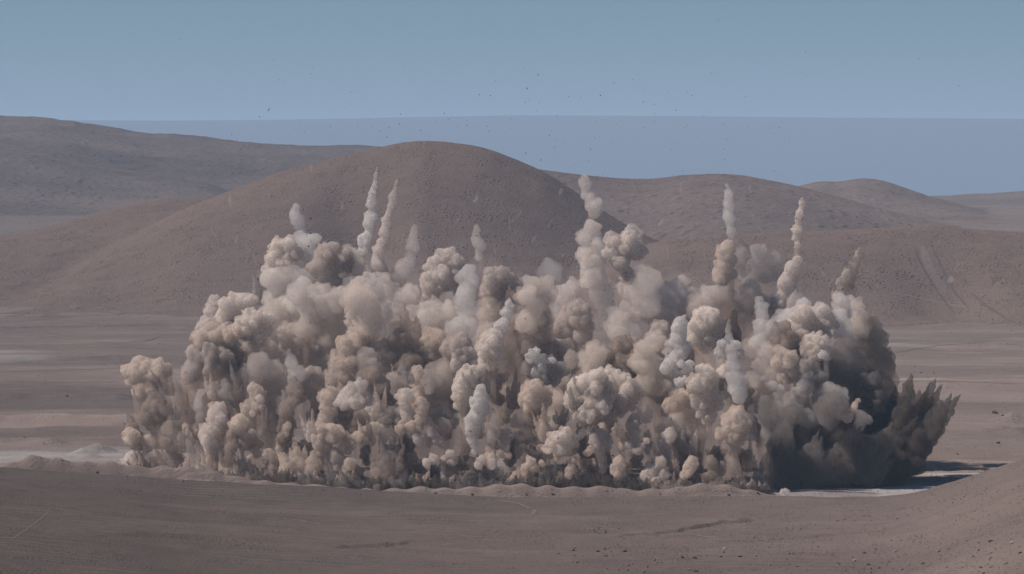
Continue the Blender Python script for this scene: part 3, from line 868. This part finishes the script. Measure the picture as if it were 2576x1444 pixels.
# the shadowed middle layer: lesser billows between the named plumes
fb = np.random.default_rng(77)
top_x = [320, 420, 470, 560, 680, 900, 1150, 1500, 1850, 2150, 2200]
top_y = [1000, 1060, 900, 850, 780, 740, 760, 760, 740, 800, 860]
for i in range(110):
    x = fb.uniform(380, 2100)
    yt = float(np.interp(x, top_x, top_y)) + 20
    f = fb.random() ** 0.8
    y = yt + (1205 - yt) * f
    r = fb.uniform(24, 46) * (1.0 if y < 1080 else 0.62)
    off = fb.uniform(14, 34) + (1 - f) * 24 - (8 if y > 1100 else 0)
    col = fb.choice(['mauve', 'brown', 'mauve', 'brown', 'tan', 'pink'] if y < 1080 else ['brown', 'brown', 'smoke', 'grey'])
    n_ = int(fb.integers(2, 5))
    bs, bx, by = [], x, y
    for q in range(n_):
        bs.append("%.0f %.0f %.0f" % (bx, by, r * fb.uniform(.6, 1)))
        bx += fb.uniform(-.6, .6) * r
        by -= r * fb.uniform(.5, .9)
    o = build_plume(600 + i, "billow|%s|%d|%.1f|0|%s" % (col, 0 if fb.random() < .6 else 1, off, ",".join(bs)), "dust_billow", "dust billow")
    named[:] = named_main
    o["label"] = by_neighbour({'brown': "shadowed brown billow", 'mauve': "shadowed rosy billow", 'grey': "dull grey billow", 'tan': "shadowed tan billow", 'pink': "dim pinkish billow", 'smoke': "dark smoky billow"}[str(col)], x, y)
    o["group"] = "lesser billows between the bright plumes"
rt_x = [670, 800, 900, 1000, 1110, 1200, 1300, 1450, 1600, 1700, 1800, 1900, 2000, 2120]
rt_y = [690, 670, 700, 730, 700, 740, 730, 740, 700, 740, 720, 690, 720, 800]
for i in range(50):
    x = 690 + 1440 * (i + fb.uniform(-.8, .8)) / 50
    yt = float(np.interp(x, rt_x, rt_y))
    y = yt + fb.uniform(60, 240)
    r = fb.uniform(22, 40)
    col = fb.choice(['mauve', 'pink', 'pink', 'tan', 'mauve'])
    bs, bx, by = [], x, y
    for q in range(int(fb.integers(2, 5))):
        bs.append("%.0f %.0f %.0f" % (bx, by, r * fb.uniform(.6, 1)))
        bx += fb.uniform(-.7, .7) * r
        by -= r * fb.uniform(.4, .9)
    o = build_plume(800 + i, "billow|%s|7|%.1f|0|%s" % (col, fb.uniform(54, 84), ",".join(bs)), "dust_cloud", "dust cloud")
    named[:] = named_main
    o["label"] = by_neighbour({'mauve': "hazy brown cloud", 'tan': "hazy tan cloud", 'pink': "hazy pinkish cloud"}[str(col)], x, y)
    o["group"] = "hazy clouds filling the back of the blast"
gp = np.random.default_rng(78)
for i in range(70):
    x = 345 + (1890 - 345) * (i + gp.uniform(0, 1)) / 70
    y = gp.uniform(1085, 1200)
    r = gp.uniform(9, 19)
    pc = str(gp.choice(['tan', 'pink', 'tan', 'brown'] if y < 1150 else ['brown', 'smoke', 'brown', 'tan']))
    bs, bx, by = [], x, y
    for q in range(int(gp.integers(2, 5))):
        bs.append("%.0f %.0f %.0f" % (bx, by, r * gp.uniform(.6, 1)))
        bx += gp.uniform(-.6, .6) * r
        by -= r * gp.uniform(.5, .9)
    o = build_plume(700 + i, "puff|%s|0|%.1f|0|%s" % (pc, gp.uniform(-8, 8), ",".join(bs)), "dust_puff", "dust puff")
    named[:] = named_main
    o["label"] = by_neighbour("small %s puff low" % pc, x, y)
    o["group"] = "small puffs in the low fringe of the blast"
print("plumes", _t.time() - t0_, sum(len(o.data.polygons) for o in C.objects if o.name.startswith("dust_plume")), sum(len(o.data.polygons) for o in C.objects if o.name.startswith("falling")))


def fan(x, y, height, width, lean, count, col, off, seed, r0=1.1, name="earth_spray", label=None, group=None, skew=0.0):
    """jagged fan of earth fingers shooting out of the ground at print position x, y"""
    rng = np.random.default_rng(seed)
    D = front(x) + off
    k = BIG * D / F
    X0, Y0, Z0 = at(x, y, D)
    Z0 = max(Z0, 0.2)
    b = []
    for q in range(count):
        a = lean + rng.normal() * 0.16 + (q / max(1, count - 1) - .5) * width / max(height, 1) * 0.9
        qq = q / max(1, count - 1)
        L = height * k * rng.uniform(.5, 1.0) * ((1 - 0.35 * abs(qq - .5) * 2) if not skew else (1 - skew + skew * qq))
        fx = X0 + (q / max(1, count - 1) - .5) * width * k * 0.75 + rng.normal() * 0.3
        fy = Y0 + rng.uniform(-1, 1) * width * k * 0.2
        r = r0 * rng.uniform(.6, 1.25) * (0.7 + height / 160.0)
        s = 0.0
        bend = rng.normal() * 0.05
        while s < L:
            f = s / L
            rr = r * (0.75 + 0.5 * math.sin(min(f * 2.2, 1) * 1.57)) * (1 - f ** 1.6) + 0.2
            rr *= rng.uniform(.82, 1.15)
            jx, jy, jz = rng.normal(size=3) * rr * (0.22 if r0 < 1.2 else 0.32)
            b.append((fx + math.sin(a + bend * f) * s + jx, fy + math.sin(q * 1.7) * 0.12 * s + jy, Z0 + math.cos(a) * s + jz, rr))
            if r0 > 0.95 and rng.random() < .6:
                d_ = rng.normal(size=3)
                d_ /= np.linalg.norm(d_)
                b.append((b[-1][0] + d_[0] * rr, b[-1][1] + d_[1] * rr, b[-1][2] + d_[2] * rr, rr * rng.uniform(.35, .6)))
            s += max(0.3, rr * 0.5)
    o = balls_to_mesh(name, np.array(b), dust(col, 3), 0.3 if height < 140 else 0.42, disp=0.5 if height < 140 else 0.9, blur=0, seed=seed, stretch=4.0)
    tag(o, label or by_neighbour("jagged %s earth fan" % str(col), x, y - height), name.replace('_', ' '), group or "earth sprays along the foot of the blast")
    return o


fr = np.random.default_rng(5)
base_x = [300, 600, 900, 1400, 1900, 2300]
base_y = [1190, 1214, 1230, 1236, 1240, 1220]
x = 330.0
n = 0
while x < 1905:
    yb = np.interp(x, base_x, base_y)
    for row in range(3):
        hgt = fr.uniform(26, 80) + row * 30 if row < 2 else fr.uniform(34, 64)
        fan(x + fr.uniform(-12, 12), yb, hgt, fr.uniform(22, 44) * (2.2 if row == 2 else 1), fr.normal() * .22 + (x - 1100) * 0.00012, int(fr.integers(6, 13)) + 9 * (row == 2),
            fr.choice(['tan', 'brown', 'brown', 'brown', 'pink'] if row < 1 else (['brown', 'tan', 'grey', 'brown'] if row < 2 else ['smoke', 'dark', 'dark', 'brown'])), (-9, -1, -14)[row] + fr.uniform(-2, 2), 900 + n, 0.62)
        n += 1
    x += fr.uniform(30, 60)
# torn streaks of falling and rising earth in front of the middle layer
ms = np.random.default_rng(55)
for i in range(58):
    x = ms.uniform(400, 1900)
    y = ms.uniform(960, 1195)
    fan(x, y, ms.uniform(55, 130), ms.uniform(14, 34), ms.normal() * .14, int(ms.integers(3, 8)), str(ms.choice(['brown', 'tan', 'grey', 'brown', 'pink'])), ms.uniform(-9, 12), 1500 + i, 0.5,
        name="earth_streak", label="x", group="torn streaks of earth before the middle of the blast")["label"] = by_neighbour("torn brownish streak", x, y)
# named larger sprays
fan(1040, 880, 150, 26, 0.0, 5, 'brown', 40, 41, 1.0, label="tall brown splintered spire behind the pointed tan turret")
fan(1068, 900, 112, 20, 0.02, 4, 'brown', 44, 42, 0.9, label="shorter brown spire right of the tall splintered spire")
fan(1002, 900, 95, 14, -0.03, 3, 'grey', 44, 43, 0.9, label="thin grey spire left of the tall splintered spire")
fan(1112, 880, 105, 16, 0.02, 3, 'brown', 50, 44, 0.7, label="faint brown spike left of the blue white pillar")
fan(655, 760, 145, 12, -0.12, 2, 'grey', 70, 45, 0.7, label="thin grey streak leaning left of the rear left dome")
fan(985, 1215, 130, 60, -0.18, 9, 'brown', -9, 46, 1.2, label="long brown spray leaning left at the foot of the centre")
fan(760, 1190, 110, 60, -0.1, 8, 'tan', -6, 47, 1.1, label="tan spray of long fingers below the brown mushroom column")
fan(575, 1000, 70, 22, 0.0, 3, 'grey', 4, 48, 1.3, label="pale pointed spike between two left hand columns")
fan(1835, 880, 160, 18, 0.0, 4, 'dark', 30, 49, 1.0, label="dark falling streak behind the smooth white cone")
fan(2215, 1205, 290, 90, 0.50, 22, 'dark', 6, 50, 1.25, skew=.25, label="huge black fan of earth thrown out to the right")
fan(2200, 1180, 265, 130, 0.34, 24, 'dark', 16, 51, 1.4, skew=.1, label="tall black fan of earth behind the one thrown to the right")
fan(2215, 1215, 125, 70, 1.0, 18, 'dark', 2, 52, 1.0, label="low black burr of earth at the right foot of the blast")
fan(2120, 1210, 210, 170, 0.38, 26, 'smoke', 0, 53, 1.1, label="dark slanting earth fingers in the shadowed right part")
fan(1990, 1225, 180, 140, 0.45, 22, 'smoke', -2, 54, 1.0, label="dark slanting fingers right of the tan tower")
fan(345, 1120, 110, 26, -0.18, 5, 'brown', 6, 55, 1.0, label="brown splash on the left edge of the dust wall")

# ---------------------------------------------------------------- thin dust hanging between the plumes
def veil(name, label, balls, D0, col, seed, dens=5):
    rng = np.random.default_rng(seed)
    b = []
    for x, y, r in balls:
        X, Y, Z = at(x, y, D0 + rng.uniform(-8, 8))
        R = r * BIG * D0 / F
        b.append((X, Y, max(Z, 1.0), R))
    o = balls_to_mesh(name, np.array(b), dust(col, dens), 1.3, blur=4, disp=2.2, seed=seed)
    o["kind"] = "stuff"
    return o


vb = [(x, y, r) for x, y, r in [(420, 1110, 60), (470, 1020, 60), (520, 1120, 70), (600, 1000, 90), (650, 1130, 80), (700, 900, 90), (760, 1020, 90), (800, 1140, 80), (820, 800, 80),
      (880, 960, 90), (950, 1120, 90), (960, 850, 90), (1040, 1000, 90), (1060, 850, 90), (1110, 1130, 90), (1150, 960, 90), (1180, 830, 80), (1260, 1120, 90), (1270, 980, 90), (1290, 850, 80), (1330, 900, 80),
      (1400, 1120, 90), (1420, 960, 90), (1480, 860, 80), (1540, 1120, 90), (1560, 900, 80), (1650, 1120, 90), (1680, 1000, 90), (1660, 840, 60), (1760, 1120, 90), (1800, 920, 80), (1850, 1130, 80), (1880, 860, 80), (1900, 1000, 90), (1980, 900, 80)]]
veil("dust_haze", None, vb, 1243, 'brown', 71)
vb2 = [(700, 700, 60), (760, 780, 70), (820, 700, 70), (880, 760, 70), (950, 660, 50), (980, 780, 70), (1060, 720, 70), (1120, 760, 60), (1220, 700, 60), (1300, 760, 70), (1380, 760, 60), (1480, 720, 60), (1560, 780, 60), (1650, 780, 60), (1740, 740, 50), (1820, 740, 60), (1900, 720, 50), (1970, 760, 50), (1700, 700, 40), (1600, 660, 40)]
veil("dust_haze", None, vb2, 1292, 'pink', 72)
# ---------------------------------------------------------------- stones: flying, lying
def rock_mesh(name, seed, mat, flat=0.7):
    rng = np.random.default_rng(seed)
    import bmesh
    bm = bmesh.new()
    bmesh.ops.create_icosphere(bm, subdivisions=1, radius=0.5)
    cuts = rng.normal(size=(5, 3))
    cuts /= np.linalg.norm(cuts, axis=1)[:, None]
    for v in bm.verts:
        p = np.array(v.co)
        for c in cuts:
            d = p @ c - rng.uniform(.28, .34)
            if d > 0:
                p = p - c * d
        p *= rng.uniform(.92, 1.08)
        p[2] *= flat
        v.co = p
    me = bpy.data.meshes.new(name)
    bm.to_mesh(me)
    bm.free()
    me.materials.append(mat)
    return me


def stone_mat(name, a, b):
    k = NT(name)
    tc = k.n("TexCoord")
    f = k.ramp(k.noise(tc.outputs["Object"], 3.0, 5), 0.35, 0.65)
    bs = k.n("BsdfDiffuse", Roughness=1.0)
    k.l(k.mix(f, a, b), bs.inputs["Color"])
    k.l(bs.outputs[0], k.out.inputs["Surface"])
    return k.m


M_stone = stone_mat("stone", (.16, .13, .12), (.24, .20, .18))
M_darkstone = stone_mat("dark_stone", (.075, .062, .058), (.12, .10, .09))
M_palestone = stone_mat("pale_stone", (.34, .31, .29), (.42, .38, .35))
rocks_dark = [rock_mesh("rock", s, M_darkstone) for s in range(5)]
rocks_mid = [rock_mesh("rock", s + 10, M_stone) for s in range(6)]
rocks_pale = [rock_mesh("rock", s + 20, M_palestone) for s in range(3)]
rd = np.random.default_rng(3)


def rock(name, me, loc, size, label, cat, group, stretch=1.0):
    o = bpy.data.objects.new(name, me)
    C.objects.link(o)
    o.location = loc
    o.rotation_euler = tuple(rd.uniform(-.3, .3, 2)) + (rd.uniform(0, 6.28),)
    o.scale = (size * rd.uniform(.8, 1.3), size * rd.uniform(.8, 1.2), size * rd.uniform(.8, 1.1) * stretch)
    return tag(o, label, cat, group)


# fragments thrown into the air, at their heights in the sky and before the hills
SKY = [(675, 277, 1.5), (653, 293, 1.2), (1510, 240, 1.5), (1326, 222, 1.3), (1353, 188, 1.3), (1233, 240, 1.2), (1205, 238, 1.1), (1740, 240, 1.1), (1790, 184, 1.1), (1807, 50, 1.0), (2026, 130, 1.1), (2027, 188, .9),
       (2310, 148, 1.0), (2412, 215, .9), (1618, 256, 1.2), (1645, 262, .9), (1700, 277, 1.2), (1320, 257, 1.1), (1007, 287, 1.2), (1005, 312, 1.2), (1117, 285, 1.1), (1174, 315, 1.1), (1127, 300, .9), (1230, 330, 1.0),
       (1225, 318, .9), (1283, 298, 1.0), (1058, 328, 1.2), (978, 320, 1.0), (973, 345, 1.1), (955, 330, .9), (830, 318, 1.0), (820, 325, .8), (752, 305, .8), (765, 330, .8), (900, 310, .8), (882, 232, .9), (893, 232, .8),
       (715, 207, .9), (782, 186, .9), (785, 170, .8), (452, 98, 1.0), (688, 152, .8), (583, 338, 1.2), (1485, 375, 1.4), (1500, 305, .9), (1550, 312, .8), (1590, 200, .9), (1680, 232, .8), (1820, 375, 1.0), (1880, 318, .9),
       (1935, 322, .8), (1960, 320, .9), (1985, 345, .8), (2180, 168, .7), (1322, 385, 1.2), (1360, 402, 1.1), (1645, 306, .9), (1720, 322, .8), (1770, 290, .8), (1755, 345, .8), (1400, 290, .8), (1385, 330, .8),
       (1455, 262, .9), (1460, 245, .8), (1350, 278, .8), (1095, 305, .8), (1150, 318, .8), (940, 285, .8), (905, 340, .8), (790, 410, 1.0)]
g_fly = "rock fragments flying above the blast"
l_fly = "tiny dark rock fragment flying high in the air above the blast"
for x, y, s in SKY:
    D = rd.uniform(1180, 1290)
    rock("flying_rock", rocks_dark[rd.integers(5)], at(x, y, D), s * 0.32, l_fly, "rock fragment", g_fly, 1.8)
for _ in range(120):
    x = rd.normal() * 380 + 1330
    y = 520 - abs(rd.normal()) * 190
    if not (560 < x < 2350 and y > 120):
        continue
    D = rd.uniform(1180, 1290)
    rock("flying_rock", rocks_dark[rd.integers(5)], at(x, y, D), rd.uniform(.16, .32), l_fly, "rock fragment", g_fly, 1.8)
g_in = "rock fragments seen against the dust clouds"
l_in = "small dark rock fragment flying before the pale dust clouds"
for _ in range(230):
    p = plume_at[rd.integers(len(plume_at))]
    b = p[5][rd.integers(len(p[5]))]
    if p[1] < 1255 and rd.random() < .6:
        continue
    rock("flying_rock", rocks_dark[rd.integers(5)], (b[0] + rd.normal() * b[3] * 1.1, b[1] - b[3] * 1.5 - 1, b[2] + rd.normal() * b[3]), rd.uniform(.3, .75), l_in, "rock fragment", g_in, 1.4)

# pale wisps hanging in the air
wisps = [(785, 425, 6, 26), (576, 500, 7, 32), (860, 520, 7, 26), (915, 430, 3, 30), (1200, 495, 8, 34), (1155, 545, 4, 38), (1240, 625, 4, 32), (1285, 560, 4, 36), (1300, 540, 4, 28), (1410, 480, 8, 16), (1665, 560, 6, 26),
         (1708, 468, 5, 26), (1888, 470, 5, 22), (1912, 575, 4, 22), (1675, 640, 5, 44), (1345, 600, 5, 26), (2392, 702, 12, 12), (640, 640, 5, 60), (590, 600, 4, 22), (1010, 610, 3, 36), (1065, 360, 5, 22), (1895, 545, 3, 20),
         (2088, 715, 5, 30), (1740, 600, 4, 22), (1600, 470, 3, 34), (1520, 420, 3, 18), (1385, 560, 3, 26), (2070, 690, 4, 22), (2350, 975, 8, 34), (2375, 965, 6, 36), (535, 590, 3, 22), (1770, 640, 3, 30)]
for i, (x, y, w, hh) in enumerate(wisps):
    D = 1215 + (i * 37 % 80)
    k_ = BIG * D / F
    b = []
    r = np.random.default_rng(i)
    tilt = r.normal() * .45
    hh *= r.uniform(.6, 1.2)
    for q in range(9):
        f = q / 8
        X, Y, Z = at(x + tilt * (f - .5) * hh + r.normal() * w * .15, y + (f - .5) * hh, D)
        b.append((X, Y, Z, w * k_ * (0.12 + .3 * math.sin(f * 2.8)) * r.uniform(.3, 1.3) + .2))
    o = balls_to_mesh("dust_wisp", np.array(b), dust('white', 6), 0.2, blur=0, disp=.9, seed=i, stretch=2.0)
    tag(o, by_neighbour("small pale wisp", x, y), "dust wisp", "pale wisps hanging in the air")

# white puff on the pit floor in front of the dark foot
bw = [(*at(1974, 1240, 1165), 1.1), (*at(1968, 1237, 1165), .9), (*at(1981, 1236, 1165), .8), (*at(1975, 1231, 1165), .6)]
o = balls_to_mesh("dust_puff", billow(bw, rd, .2, 2), dust('white', 0), 0.2, disp=.2)
tag(o, "tiny white puff on the pit floor before the dark earth wall", "dust puff")


# ---------------------------------------------------------------- stones lying on the ground
vgrid = HZ - (Zt.reshape(nr_, nc_) - H) * F / Y2


def hit(x, y):
    """first point of the terrain seen at print position x, y"""
    u, v = x * BIG, y * BIG
    j = int(np.clip(np.searchsorted(cols_px, u), 1, nc_ - 1))
    f = (u - cols_px[j - 1]) / (cols_px[j] - cols_px[j - 1])
    colv = vgrid[:, j - 1] * (1 - f) + vgrid[:, j] * f
    zc = Zt.reshape(nr_, nc_)
    start = int(np.searchsorted(rows, 420))
    below = np.where(colv[start:] <= v)[0]
    if not len(below):
        return None
    i = start + int(below[0])
    a, b = colv[i - 1], colv[i]
    g = (a - v) / (a - b + 1e-9)
    g = min(max(g, 0), 1)
    Y = rows[i - 1] * (1 - g) + rows[i] * g
    X = (u - 512) / F * Y
    Z = H - (v - HZ) * Y / F
    return X, Y, Z


def lying(x, y, size_px, meshes, label, cat="stone", group=None, name="stone"):
    p = hit(x, y)
    if p is None:
        return
    if p[1] > 2600:
        return
    s = size_px * BIG * p[1] / F
    return rock(name, meshes[rd.integers(len(meshes))], (p[0], p[1], p[2] + s * .12), s, label, cat, group)


gs = "stones lying on the near slope"
for _ in range(210):
    # bands of stones that run down the near slope to the left
    band = rd.integers(4)
    if band == 0:
        t = rd.random(); x = 1480 + t * 1090; y = 1440 - t * 215 + rd.normal() * 8
    elif band == 1:
        x = rd.uniform(1430, 2575); y = rd.uniform(1375, 1443)
    elif band == 2:
        x = rd.uniform(2100, 2575); y = rd.uniform(1355, 1443)
    else:
        t = rd.random(); x = 1400 + t * 1175; y = 1395 - t * 130 + rd.normal() * 10
    s = rd.uniform(3.5, 10.5) * (0.7 + 0.5 * (y > 1380))
    lying(x, y, s, rocks_mid if rd.random() < .8 else (rocks_dark if rd.random() < .7 else rocks_pale), "small angular stone lying on the brown near slope", "stone", gs)
lying(2491, 1362, 15, rocks_dark, "dark pyramid shaped boulder on the near slope at the far right", "boulder", None, "boulder")
lying(2360, 1388, 13, rocks_pale, "pale flat boulder on the near slope left of the dark one", "boulder", None, "boulder")
lying(2545, 1367, 17, rocks_pale, "broad pale slab of rock on the near slope at the right edge", "boulder", None, "boulder")
lying(1750, 1438, 14, rocks_dark, "dark boulder cut by the bottom edge of the near slope", "boulder", None, "boulder")
lying(2503, 1040, 17, rocks_dark, "black boulder standing on the quarry floor right of the blast", "boulder", None, "boulder")
lying(2522, 1046, 9, rocks_dark, "small black stone against the right side of the black boulder", "stone", None, "stone")
lying(2510, 1115, 13, rocks_dark, "dark boulder below the spoil heap at the right edge", "boulder", None, "boulder")
lying(2408, 1143, 9, rocks_dark, "lone dark stone on the floor right of the black fan", "stone", None, "stone")
lying(2338, 1133, 8, rocks_dark, "dark stone just right of the black fan of earth", "stone", None, "stone")
lying(168, 997, 10, rocks_dark, "dark boulder on the flat ground left of the blast", "boulder", None, "boulder")
lying(2478, 1215 - 30, 8, rocks_dark, "dark stone near the crest of the right hand mound", "stone", None, "stone")
gb = "boulders half sunk in the spoil ridge before the blast"
for x, y, s in ((1188, 1246, 9), (1323, 1246, 7), (1095, 1243, 9), (1390, 1245, 8), (1660, 1245, 6), (1832, 1247, 8), (1905, 1243, 8), (1700, 1240, 5), (460, 1214, 10), (905, 1246, 7), (1010, 1247, 6), (560, 1238, 8), (245, 1190, 8), (320, 1200, 6)):
    lying(x, y - 2, s * 1.1, rocks_dark + rocks_mid, "dark boulder half sunk in the pale spoil ridge before the blast", "boulder", gb, "boulder")
gf = "dark stones scattered on the quarry floor"
for _ in range(56):
    side = rd.random() < .45
    x = rd.uniform(5, 420) if side else rd.uniform(2230, 2570)
    y = rd.uniform(800, 1150)
    lying(x, y, rd.uniform(2.5, 5.5), rocks_dark + rocks_mid, "dark stone scattered on the flat quarry floor beside the blast", "stone", gf)

for _ in range(20):
    lying(rd.normal() * 20 + 1512, rd.normal() * 5 + 1335, rd.uniform(4, 8), rocks_dark + rocks_mid, "dark stone in the shallow hollow scraped into the near slope", "stone", "stones in the shallow hollow")
# gravel that nobody could count: one mesh each
def gravel(name, n, sampler, size, mat):
    v_, f_ = [], []
    base = [(-.5, -.45, 0), (.5, -.4, 0), (.45, .5, 0), (-.5, .4, 0), (-.2, -.25, .55), (.25, -.1, .65), (.05, .3, .45)]
    faces = [(0, 1, 5, 4), (1, 2, 6, 5), (2, 3, 6, 6), (3, 0, 4, 6), (4, 5, 6, 6)]
    tris = []
    for q in faces:
        tris.append((q[0], q[1], q[2]))
        if q[2] != q[3]:
            tris.append((q[0], q[2], q[3]))
    tris = np.array(tris)
    bv = np.array(base)
    for i in range(n):
        p = sampler()
        p = hit(*p) if p else None
        if p is not None and p[1] > 3200:
            continue
        if p is None:
            continue
        s = size() * BIG * p[1] / F
        a = rd.uniform(0, 6.28)
        R = np.array([[math.cos(a), -math.sin(a), 0], [math.sin(a), math.cos(a), 0], [0, 0, 1]])
        vv = (bv * (s * rd.uniform(.7, 1.3), s, s * rd.uniform(.6, 1.1))) @ R.T + np.array(p) - (0, 0, s * .1)
        f_.append(tris + len(v_) * 7)
        v_.append(vv)
    o = mesh_from(name, np.concatenate(v_), np.concatenate(f_).ravel(), 3, mat, smooth=False)
    o["kind"] = "stuff"
    return o


def s_near():
    x = rd.uniform(1200, 2620)
    y = rd.uniform(1180, 1444)
    d = (x - 1200) / 1400 + (y - 1300) / 260
    n_ = vnoise2(np.array([x / 90 + y / 60]), np.array([y / 22 - x / 140]), 4)[0]
    return (x, y) if d + n_ * 1.6 > rd.uniform(.3, 1.3) else None


def s_hill():
    x = rd.uniform(0, 1680)
    y = rd.uniform(345, 800)
    n_ = vnoise2(np.array([x / 70.0]), np.array([y / 35.0]), 8)[0]
    return (x, y) if n_ > rd.uniform(-.3, .3) else None


def s_hill2():
    x = rd.uniform(1650, 2600)
    y = rd.uniform(566, 800) - 0
    n_ = vnoise2(np.array([x / 80.0]), np.array([y / 40.0]), 9)[0]
    return (x, y) if n_ + (700 - y) / 400 > rd.uniform(-.2, .4) else None


def s_left():
    return (rd.uniform(0, 2575), rd.uniform(1200, 1444)) if rd.random() < .5 else (rd.uniform(0, 2575), rd.uniform(790, 1240))


gravel("gravel", 10000, s_near, lambda: rd.uniform(1.6, 4.2), M_stone)
gravel("gravel", 7000, s_hill, lambda: rd.uniform(1.3, 3.2), M_stone)
gravel("gravel", 6000, s_hill2, lambda: rd.uniform(1.4, 3.8), M_stone)
gravel("gravel", 5000, s_left, lambda: rd.uniform(1.0, 2.6), M_darkstone)


# ---------------------------------------------------------------- tracks worn into hill and floor
M_track = earth_material("track_earth", (.18, .142, .122), (.20, .158, .137), (.21, .17, .148), 0.3, 1.6, 0.7, 0.3)
M_rut = earth_material("rut_earth", (.105, .085, .077), (.135, .108, .097), (.16, .13, .117), 0.3, 1.6, 0.7, 0.3)


def track(name, pts, width, mat, raise_=0.12, rough_=0.3, seed=0):
    """strip laid along the ground through print positions, following its relief"""
    q = []
    for a, b in zip(pts, pts[1:]):
        n = max(2, int(math.hypot(a[0] - b[0], a[1] - b[1]) / 5))
        for i in range(n):
            q.append((a[0] + (b[0] - a[0]) * i / n, a[1] + (b[1] - a[1]) * i / n))
    q.append(pts[-1])
    P = [hit(*p) for p in q]
    P = np.array([p for p in P if p is not None])
    P = P[np.concatenate([[True], np.abs(np.diff(P[:, 1])) < 60])]
    ker = np.ones(5) / 5
    if len(P) > 9:
        for j in (0, 1):
            s = np.convolve(P[:, j], ker, 'same')
            P[2:-2, j] = s[2:-2]
    T = np.gradient(P[:, :2], axis=0)
    T /= np.linalg.norm(T, axis=1)[:, None] + 1e-9
    N = np.stack([-T[:, 1], T[:, 0]], 1)
    r = np.random.default_rng(seed)
    w = width * (0.6 + 1.6 * rough_ * r.random((len(P), 2))) * np.minimum(1, np.minimum(np.arange(len(P)), np.arange(len(P))[::-1])[:, None] / 4 + .15)
    L, R = P[:, :2] + N * w[:, :1] / 2, P[:, :2] - N * w[:, 1:] / 2
    V_ = []
    for s in (L, P[:, :2], R):
        z = terrain_height(s[:, 0], s[:, 1])[0] + raise_
        V_.append(np.column_stack([s, z]))
    n = len(P)
    V_ = np.concatenate(V_)
    f = []
    for i in range(n - 1):
        for c in (0, 1):
            f += [c * n + i, (c + 1) * n + i, (c + 1) * n + i + 1, c * n + i + 1]
    o = mesh_from(name, V_, f, 4, mat)
    o["kind"] = "structure"
    return o


track("track", [(2300, 615), (2308, 650), (2330, 690), (2355, 730), (2400, 790)], 1.7, M_rut, .15, .3, 1)
track("track", [(2340, 612), (2352, 640), (2372, 680), (2400, 735), (2440, 780)], 1.7, M_rut, .15, .3, 2)
track("track", [(2318, 618), (2330, 655), (2350, 695), (2378, 735)], 6.5, M_track, .10, .3, 3)
track("track", [(2440, 735), (2480, 770), (2530, 800), (2575, 825)], 1.7, M_rut, .15, .4, 4)
track("track", [(2230, 735), (2290, 745), (2360, 760), (2440, 775)], 3.0, M_track, .10, .6, 5)
track("track", [(2240, 890), (2300, 878), (2370, 868), (2470, 862), (2575, 868)], 1.2, M_rut, .10, .5, 6)
track("track", [(2240, 962), (2330, 958), (2450, 960), (2575, 966)], 4.0, M_track, .10, .3, 7)
track("track", [(0, 812), (120, 800), (260, 792), (400, 782), (520, 775)], 4.5, M_track, .12, .5, 8)
track("track", [(0, 935), (180, 930), (330, 925)], 4.0, M_track, .10, .4, 9)
track("track", [(230, 860), (300, 862), (370, 858), (405, 845)], 1.6, M_rut, .10, .5, 10)
track("track", [(120, 880), (260, 872), (430, 880)], 1.2, M_rut, .10, .6, 11)
track("track", [(0, 958), (150, 962), (310, 960)], 1.4, M_rut, .10, .6, 12)
# the near slope: a cut bank, fainter wheel marks and a shallow pit
track("track", [(1560, 1352), (1640, 1345), (1740, 1345), (1800, 1352)], 1.0, M_track, .04, .6, 15)
track("track", [(1240, 1255), (1310, 1268), (1350, 1285), (1330, 1300)], 0.7, M_track, .04, .5, 16)
track("track", [(700, 1300), (850, 1325), (1000, 1332), (1180, 1322)], 0.6, M_track, .04, .5, 17)
track("track", [(20, 1362), (70, 1330), (120, 1290), (130, 1262)], 0.3, M_track, .04, .5, 18)
